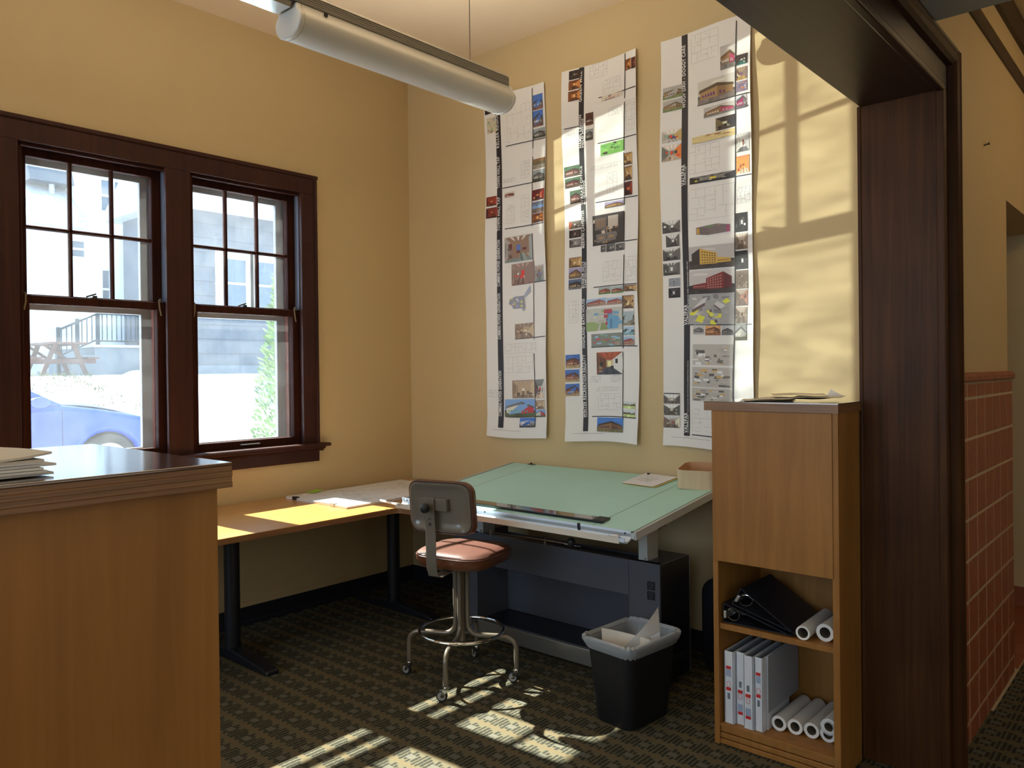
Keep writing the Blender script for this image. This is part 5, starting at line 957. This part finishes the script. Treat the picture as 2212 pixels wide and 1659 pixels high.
def plan_lines(wd, hd, seed):
    q = random.Random(seed); g = G(); th = 0.0011
    def H(x0, x1, z): g.quad((x0, 0, z), (x1, 0, z), (x1, 0, z+th), (x0, 0, z+th))
    def V(x, z0, z1): g.quad((x, 0, z0), (x+th, 0, z0), (x+th, 0, z1), (x, 0, z1))
    def room(x0, z0, x1, z1, d):
        if d == 0 or (x1-x0 < 0.022 and z1-z0 < 0.022): return
        if x1-x0 > z1-z0:
            m = x0+(x1-x0)*q.uniform(0.3, 0.7); a = z0+(z1-z0)*q.uniform(0, 0.3); V(m, a, z1); room(x0, z0, m, z1, d-1); room(m, z0, x1, z1, d-1)
        else:
            m = z0+(z1-z0)*q.uniform(0.3, 0.7); a = x0+(x1-x0)*q.uniform(0, 0.3); H(a, x1, m); room(x0, z0, x1, m, d-1); room(x0, m, x1, z1, d-1)
    H(0, wd*0.9, 0); H(wd*0.06, wd, hd); V(0, 0, hd*0.94); V(wd, hd*0.05, hd); room(0, 0, wd, hd, 4)
    for k in range(9): x, z = q.uniform(0, wd*0.9), q.uniform(0, hd*0.95); H(x, min(wd, x+q.uniform(0.005, 0.02)), z)
    return g
PLAB = ['leftmost tall poster of project photos, nearest the room corner', 'middle tall poster of project photos above the drafting table', 'rightmost tall poster of project photos, partly behind the bookcase']
for pi, P_ in enumerate(POSTERS):
    sx0, sz0, sx1, sz1 = P_['sheet']; ph = pi*2.1
    t = thing('project_poster', PLAB[pi], 'poster', ((sx0+sx1)/2, 0, sz0), 0, 'project posters on the back wall')
    ox, oz = (sx0+sx1)/2, sz0
    def warp(x, z, lift=0.0):
        u = (x-sx0)/(sx1-sx0); v = (z-sz0)/(sz1-sz0)
        dx = 0.006*math.sin(v*11+ph)*(1-u)+0.003*math.sin(v*17+ph*2)*u
        dz = 0.010*math.sin(u*5+ph)*v*0.4-0.008*math.sin(u*4+ph)*(1-v)
        y = 0.004+0.006*(1+math.sin(v*13+ph))*abs(2*u-1)**2+0.004*(1+math.sin(u*6+v*5+ph)) + 0.022*max(0, u-0.72)*(1-v)*1.2 + 0.012*max(0, 0.06-v)/0.06
        return (x+dx-ox, -y-lift, z+dz-oz)
    obj('sheet', G().grid(lambda u, v: warp(sx0+(sx1-sx0)*u, sz0+(sz1-sz0)*v), 16, 64), M_['poster'], t, smooth=80)
    def put(name, g, x0, z0, x1, z1, mat, lift=0.0010):
        x0, x1 = max(x0, sx0+0.002), min(x1, sx1-0.002); z0, z1 = max(z0, sz0+0.002), min(z1, sz1-0.002)
        g.v = [warp(x0+(x1-x0)*a, z0+(z1-z0)*c, lift+b) for a, b, c in g.v]; return obj(name, g, mat, t)
    bx0, bz0, bx1, bz1 = P_['band']
    put('title_band', G().grid(lambda u, v: (u, 0, v), 2, 48), bx0, bz0, bx1, bz1, M_['ink'], 0.0008)
    g = G()
    for x0, z0, x1, z1 in P_['rules']:
        n = 24
        for k in range(n):
            a, b = k/n, (k+1)/n; xa, xb = x0+(x1-x0)*a, x0+(x1-x0)*b; za, zb = z0+(z1-z0)*a, z0+(z1-z0)*b
            hx, hz = (0.0026, 0) if abs(z1-z0) > abs(x1-x0) else (0, 0.0026)
            pts = [(xa-hx, za-hz), (xb-hx, zb-hz), (xb+hx, zb+hz), (xa+hx, za+hz)]
            pts = [(min(max(p, sx0+.001), sx1-.001), min(max(r, sz0+.001), sz1-.001)) for p, r in pts]
            g.poly([warp(p, r, 0.0026) for p, r in pts])
    obj('rule_lines', g, M_['ink'], t)
    for k, (kind, x0, z0, x1, z1, pal) in enumerate(P_['photos']):
        x0, x1 = max(x0, sx0+0.002), min(x1, sx1-0.002); z0, z1 = max(z0, sz0+0.002), min(z1, sz1-0.002)
        g = photo(kind, pal, pi*100+k); A, B, C2, D2 = [Vector(warp(a, b, 0.0024)) for a, b in ((x0, z0), (x1, z0), (x1, z1), (x0, z1))]
        g.v = [tuple((A*(1-u)+B*u)*(1-v)+(D2*(1-u)+C2*u)*v-Vector((0, b, 0))) for u, b, v in g.v]; obj('photo', g, M_['prn'], t)
    for k, (x0, z0, x1, z1) in enumerate(P_['plans']):
        x1 = min(x1, sx1-0.004); x0 = max(x0, sx0+0.004); g = plan_lines(x1-x0, z1-z0, pi*50+k); g.v = [(a/(x1-x0), b, c/(z1-z0)) for a, b, c in g.v]
        put('plan_drawing', g, x0, z0, x1, z1, M_['greyink'], 0.0009)
    bw = bx1-bx0
    for s, zb, zt, line in P_['texts']:
        g = text_geo(s); w0, w1 = {1: (0.04, 0.62), 2: (0.64, 0.80), 3: (0.83, 0.98)}[line]
        if pi == 1 and line == 2 and len(s) < 14: w0, w1 = 0.62, 0.98
        if pi == 1 and line == 1 and s in ('HAMEL LEGION', 'WASABI OFFICE', 'BUNKER HILLS'): w0, w1 = 0.04, 0.56
        xa = bx0; zt = min(zt, sz1-0.01)
        g.v = [warp(xa+bw*(w1-(w1-w0)*v), zb+(zt-zb)*u, 0.0022) for u, v, _ in g.v]
        g.f = [f[::-1] for f in g.f]
        obj('lettering', g, M_['whiteink'], t)
    lx, lz = (bx0+bx1)/2, bz0-0.022
    g = G()
    for k in range(10):
        a, b = PI*0.95-k*0.24, PI*0.95-(k+1)*0.24
        g.poly([warp(lx+r*math.cos(x), lz+r*math.sin(x)*0.9, 0.001) for r, x in ((0.020, a), (0.020, b), (0.0185, b), (0.0185, a))])
    obj('logo', g, M_['greyink'], t)
    g = G()
    for k in range(26): xx = sx0+0.05+k*0.009; g.poly([warp(xx+a, sz0+0.045+b, 0.001) for a, b in ((0, 0), (0.006, 0), (0.006, 0.003), (0, 0.003))])
    obj('credit_line', g, M_['greyink'], t)
# ================================================================== OUTDOORS
ext = dict(
    ground=pm('pale_snowy_lawn', (0.70, 0.73, 0.78), 0.95, var=0.08, vscale=3), road=pm('pale_concrete_drive', (0.70, 0.73, 0.78), 0.9, var=0.05),
    siding=pm('grey_siding', (0.13, 0.135, 0.15), 0.7, var=0.05), white=pm('white_siding', (0.86, 0.87, 0.88), 0.6), trimw=pm('white_house_trim', (0.75, 0.80, 0.84), 0.5),
    shingle=pm('pale_grey_shingle', (0.52, 0.53, 0.56), 0.8, var=0.15), pane=pm('dark_house_glass', (0.10, 0.13, 0.17), 0.08, spec=0.8),
    concrete=pm('weathered_concrete', (0.22, 0.225, 0.235), 0.9, var=0.1), iron=pm('black_iron_rail', (0.03, 0.035, 0.04), 0.5), plank=wood('red_brown_plank', (0.07, 0.025, 0.02), (0.11, 0.045, 0.035), 0.6, (3, 30, 30)),
    blue=pm('blue_car_paint', (0.002, 0.045, 0.42), 0.35, coat=0.08), carglass=pm('tinted_car_glass', (0.02, 0.03, 0.04), 0.05, spec=0.8), tyre=pm('tyre', (0.015, 0.015, 0.016), 0.7), hub=pm('wheel_alloy', (0.5, 0.5, 0.5), 0.3, metal=0.8),
    leaf=pm('arborvitae_green', (0.12, 0.22, 0.08), 0.6, var=0.35, vscale=8), bark=pm('bark', (0.10, 0.07, 0.05), 0.9), snow=pm('old_snow', (0.80, 0.85, 0.90), 0.7), tuft=pm('brown_grass', (0.13, 0.12, 0.055), 0.9, var=0.4),
)
def gz(x): 
    s = min(1, max(0, (-x-8.2)/6.8)); return 0.12+1.40*(s*s*(3-2*s))
g = G().grid(lambda u, v: (-0.28-44.7*u**1.5, -32+84*v, gz(-0.28-44.7*u**1.5)), 60, 4)
struct('lawn_ground', g, ext['ground'], 'sunlit sloping lawn outside the windows')
struct('driveway', G().grid(lambda u, v: (-0.3-7.6*u, -30+60*v, 0.125), 2, 2), ext['road'], 'pale driveway outside')
g = G(); q = random.Random(21)
for k in range(420):
    x = -9.0-6.0*q.random()**0.8; y = -2.0+5.2*q.random(); z = gz(x)-0.01
    for j in range(7):
        a = q.uniform(0, 2*PI); h_ = q.uniform(0.05, 0.13); bx, by = x+q.uniform(-0.09, 0.09), y+q.uniform(-0.09, 0.09)
        dx, dy = 0.012*math.cos(a), 0.012*math.sin(a); lx_, ly_ = q.uniform(-0.06, 0.06), q.uniform(-0.06, 0.06)
        g.poly([(bx-dx, by-dy, z), (bx+dx, by+dy, z), (bx+lx_, by+ly_, z+h_)])
o = obj('lawn_tufts', g, ext['tuft']); o['kind'] = 'stuff'; tag(o, 'tufts of brown winter grass on the sloping lawn', 'grass')

def house_window(par, x, y0, y1, z0, z1, fr=0.10):
    f = obj('window', G().box(x-0.05, y0-fr, z0-fr, x+0.06, y0, z1+fr).box(x-0.05, y1, z0-fr, x+0.06, y1+fr, z1+fr).box(x-0.05, y0, z1, x+0.06, y1, z1+fr).box(x-0.05, y0, z0-fr, x+0.08, y1, z0).box(x, y0, (z0+z1)/2-0.03, x+0.05, y1, (z0+z1)/2+0.03), ext['trimw'], par)
    obj('pane', G().box(x-0.02, y0, z0, x+0.01, y1, z1), ext['pane'], f)
def siding(par, x, y0, y1, z0, z1, mat, step=0.22):
    n = int((z1-z0)/step); h = (z1-z0)/n; m = None
    for k in range(n):
        bm_ = G().prism([(x-0.05, z0+h*k), (x+0.03, z0+h*k), (x+0.005, z0+h*(k+1)), (x-0.05, z0+h*(k+1))], 'y', y0, y1)
        obj('clapboard', bm_, mat, par)
hb = thing('neighbour_house', 'grey clapboard house seen through the right hand window', 'house', (-16, 5.9, 1.4))
L_ = lambda g, o: (setattr(g, 'v', [(x-o[0], y-o[1], z-o[2]) for x, y, z in g.v]), g)[1]
def ext_obj(name, g, mat, par): return obj(name, L_(g, par.location), mat, par)
_obj = obj
def house(par):
    global obj
    def inner(name, g, mat, parent=None, **k):
        if isinstance(g, G): g = L_(g, par.location)
        return _obj(name, g, mat, parent, **k)
    obj = inner
house(hb)
obj('wall', G().box(-19.2, 5.9, 1.4, -16.05, 14, 6.2), ext['siding'], hb)
siding(hb, -16.05, 5.9, 14, 1.7, 6.0, ext['siding'], 0.36)
obj('foundation', G().box(-16.1, 5.88, 1.3, -15.98, 14, 1.75), ext['concrete'], hb)
rf = obj('roof', G().prism([(-15.4, 5.95), (-15.4, 6.12), (-17.5, 7.6), (-19.6, 6.12), (-19.6, 5.95)], 'y', 5.5, 14.4), ext['shingle'], hb)
obj('fascia', G().box(-15.42, 5.5, 5.82, -15.36, 14.4, 6.1), ext['trimw'], rf)
house_window(hb, -16.0, 7.25, 7.92, 3.36, 4.70, 0.22); house_window(hb, -16.0, 8.26, 8.95, 3.36, 4.70, 0.22)
ha = thing('white_house', 'white two storey house with pale roof seen through the left hand window', 'house', (-20.5, -3, 1.4))
house(ha)
obj('wall', G().box(-26, -4, 1.4, -20.5, 5.4, 5.9), ext['white'], ha)
siding(ha, -20.5, -4, 5.4, 1.8, 5.7, ext['white'], 0.65)
obj('wing', G().box(-26, 5.4, 1.4, -20.0, 7.6, 9.2), ext['white'], ha)
rf = obj('roof', G().prism([(-20.1, 5.8), (-20.1, 5.95), (-23.4, 8.1), (-26.6, 5.95), (-26.6, 5.8)], 'y', -4.4, 5.4), ext['shingle'], ha)
obj('vent_pipe', G().cyl((-21.6, 3.9, 6.7), (-21.6, 3.9, 7.25), 0.11, n=10), ext['shingle'], rf); obj('vent_pipe', G().cyl((-21.8, 4.9, 6.8), (-21.8, 4.9, 7.3), 0.08, n=10), ext['shingle'], rf)
obj('dormer', G().prism([(-22.9, 7.3), (-21.4, 7.3), (-21.7, 7.9), (-22.9, 8.3)], 'y', 4.2, 5.4), ext['siding'], rf)
for y0 in (5.60, 5.98): house_window(ha, -19.98, y0, y0+0.24, 6.35, 7.25, 0.06); house_window(ha, -19.98, y0, y0+0.24, 7.6, 8.4, 0.06)
house_window(ha, -20.48, 4.97, 5.30, 5.0, 5.45, 0.04); house_window(ha, -19.98, 5.6, 5.8, 3.5, 4.6, 0.05); house_window(ha, -20.48, 2.75, 3.1, 1.9, 2.3, 0.06); house_window(ha, -20.48, 3.4, 3.9, 1.8, 2.1, 0.06)
pc = thing('concrete_porch', 'grey concrete porch with black iron railing behind the lawn', 'porch', (-17, 4.25, 1.4))
house(pc)
obj('slab', G().box(-19.8, 4.25, 1.4, -17, 5.42, 2.24), ext['concrete'], pc); obj('cap', G().box(-19.8, 4.2, 2.24, -16.95, 5.42, 2.30), ext['road'], pc)
for k in range(3): obj('step', G().box(-18.6, 4.25-0.28*(k+1), 1.4, -17, 4.25-0.28*k, 2.24-0.2*(k+1)), ext['concrete'], pc)
rl = obj('railing', G().box(-17.05, 4.34, 3.08, -17.0, 5.40, 3.13).box(-17.05, 4.34, 2.38, -17.0, 5.40, 2.42).prism([(3.41, 2.62), (4.34, 3.08), (4.34, 3.13), (3.41, 2.68)], 'x', -17.05, -17.0).prism([(3.41, 1.98), (4.34, 2.42), (4.34, 2.46), (3.41, 2.02)], 'x', -17.05, -17.0), ext['iron'], pc)
for y, z0, z1 in ((3.41, 1.5, 2.72), (3.85, 1.8, 2.95), (4.34, 2.24, 3.16), (5.38, 2.24, 3.16)): obj('post', G().box(-17.06, y-0.04, z0, -16.99, y+0.04, z1), ext['iron'], rl)
for k in range(8): y = 4.45+0.12*k; obj('baluster', G().box(-17.035, y-0.011, 2.40, -17.015, y+0.011, 3.10), ext['iron'], rl)
for k in range(7): y = 3.48+0.12*k; dz = (y-3.41)/0.93*0.45; obj('baluster', G().box(-17.035, y-0.011, 2.0+dz, -17.015, y+0.011, 2.64+dz), ext['iron'], rl)
pt = thing('picnic_table', 'red brown wooden picnic table on the lawn', 'picnic table', (-16.4, 3.02, 1.5))
house(pt)
for k in range(5): obj('table_plank', G().box(-16.85, 2.62+0.16*k, 2.24, -15.2, 2.77+0.16*k, 2.285), ext['plank'], pt)
for y in (2.28, 2.42, 3.48, 3.62): obj('seat_plank', G().box(-16.85, y-0.06, 1.90, -15.2, y+0.06, 1.945), ext['plank'], pt)
for x in (-16.6, -15.5):
    for s in (-1, 1): obj('leg', G().prism([(3.02+s*0.20-0.05, 2.24), (3.02+s*0.20+0.05, 2.24), (3.02+s*0.48+0.05, 1.5), (3.02+s*0.48-0.05, 1.5)], 'x', x-0.03, x+0.03), ext['plank'], pt)
    obj('cross_beam', G().box(x+0.03, 2.25, 1.80, x+0.08, 3.68, 1.90), ext['plank'], pt)
    obj('brace', G().prism([(2.55, 2.24), (2.65, 2.24), (3.15, 1.88), (3.05, 1.88)], 'x', x-0.08, x-0.03), ext['plank'], pt)
obj = _obj
g = G().grid(lambda u, v: (-16.3+0.9*(u-.5), 5.0+0.9*(v-.5), 1.44+0.20*max(0, 1-((2*u-1)**2+(2*v-1)**2))), 12, 12)
tag(obj('snow_pile', g, ext['snow'], smooth=60), 'small leftover snow pile against the concrete porch', 'snow')

# ---- parked blue car
CXN, CXF, GZ = -5.5, -7.25, 0.125
t = thing('blue_car', 'shiny blue car parked outside the left hand window', 'car', (CXN, 0, GZ))
def cz(pts): return [(y, z-GZ) for y, z in pts]
def arch(yc, r, z0, n=9): return [(yc+r*math.cos(a), GZ+0.35+r*math.sin(a)) for a in [PI-(PI)*k/n for k in range(n+1)]]
side = [(-3.55, 0.42), (-3.62, 0.70), (-3.60, 1.02), (-3.3, 1.16), (-1.9, 1.17), (-0.80, 1.15), (-0.45, 1.17), (0.0, 1.10), (0.45, 1.00), (0.72, 0.90), (0.88, 0.74), (0.92, 0.55), (0.86, 0.34)]
low = [(0.46, 0.32)]+[(0.06+0.36*math.cos(a), 0.475+0.36*math.sin(a)) for a in [PI*k/10 for k in range(11)] if 0.475+0.36*math.sin(a) > 0.34]+[(-0.32, 0.30), (-2.28, 0.30)]+[(-2.62+0.36*math.cos(a), 0.475+0.36*math.sin(a)) for a in [PI*k/10 for k in range(11)]]+[(-3.02, 0.34)]
prof = cz(side+low)
bd = obj('body', G().prism([(y, z) for y, z in prof], 'x', -1.75, 0.0), ext['blue'], t, bevel=0.06, seg=3, smooth=40)
hood = G().grid(lambda u, v: (-0.10-1.55*u, -0.42+1.12*v, (1.175-0.07*v-0.20*v*v+0.05*math.sin(PI*u))-GZ), 8, 8)
obj('hood', hood, ext['blue'], t, smooth=60)
cab = [(-0.42, 1.16), (-1.15, 1.58), (-1.6, 1.63), (-2.4, 1.60), (-3.25, 1.16)]
lo = [[(-0.03 if z < 1.3 else -0.20, y, z-GZ) for y, z in cab], [(-1.72 if z < 1.3 else -1.55, y, z-GZ) for y, z in cab]]
obj('cabin', G().loft(lo, True, True), ext['blue'], t, bevel=0.02)
obj('side_window', G().poly([(-0.035, -0.66, 1.18-GZ), (-0.175, -1.18, 1.52-GZ), (-0.185, -2.35, 1.55-GZ), (-0.04, -2.9, 1.19-GZ)][::-1]), ext['carglass'], t)
obj('windscreen', G().poly([(-0.12, -0.43, 1.172-GZ), (-0.30, -1.10, 1.565-GZ), (-1.45, -1.10, 1.565-GZ), (-1.63, -0.43, 1.172-GZ)]), ext['carglass'], t)
mr = obj('mirror', G().loft([[(0.02, -0.72+0.10*math.cos(a), 1.20-GZ+0.065*math.sin(a)) for a in [2*PI*k/12 for k in range(12)]], [(0.10, -0.70+0.10*math.cos(a), 1.21-GZ+0.065*math.sin(a)) for a in [2*PI*k/12 for k in range(12)]]]), ext['blue'], t, bevel=0.01)
obj('door_seam', G().box(-0.005, -0.455, 0.45-GZ, 0.003, -0.447, 1.12-GZ), ext['tyre'], t)
for yc in (0.06, -2.62):
    wh = obj('wheel', G().cyl((-0.02, yc, 0.475-GZ), (-0.22, yc, 0.475-GZ), 0.335, n=32), ext['tyre'], t, bevel=0.02)
    obj('rim', G().cyl((-0.01, yc, 0.475-GZ), (-0.03, yc, 0.475-GZ), 0.225, n=24), ext['hub'], wh)
for yc in (0.06, -2.62): obj('wheel', G().cyl((-1.55, yc, 0.475-GZ), (-1.73, yc, 0.475-GZ), 0.335, n=32), ext['tyre'], t)
obj('arch_liner', G().box(-0.30, -0.30, 0.5-GZ, -0.24, 0.42, 0.82-GZ), ext['tyre'], t)

# ---- arborvitae
t = thing('arborvitae', 'leafy green arborvitae shrub outside the right hand window', 'shrub', (-3.0, 0.92, 0.12))
obj('trunk', G().cyl((0, 0, 0), (0, 0, 2.2), 0.05, 0.015, n=8), ext['bark'], t)
g = G(); q = random.Random(9)
for k in range(2600):
    z = 0.1+2.6*q.random(); rr = 0.40*(1-(z/2.75)**1.6)*math.sqrt(q.uniform(0.3, 1))+0.02; a = q.uniform(0, 2*PI); p = Vector((rr*math.cos(a), rr*math.sin(a), z))
    d = Vector((math.cos(a)*0.6, math.sin(a)*0.6, q.uniform(0.2, 1))).normalized()*q.uniform(0.05, 0.10); s = d.cross(Vector((q.uniform(-1, 1), q.uniform(-1, 1), q.uniform(-1, 1)))).normalized()*0.018
    g.quad(p-s*0.4, p+d*0.5-s, p+d, p+d*0.5+s)
obj('foliage', g, ext['leaf'], t)
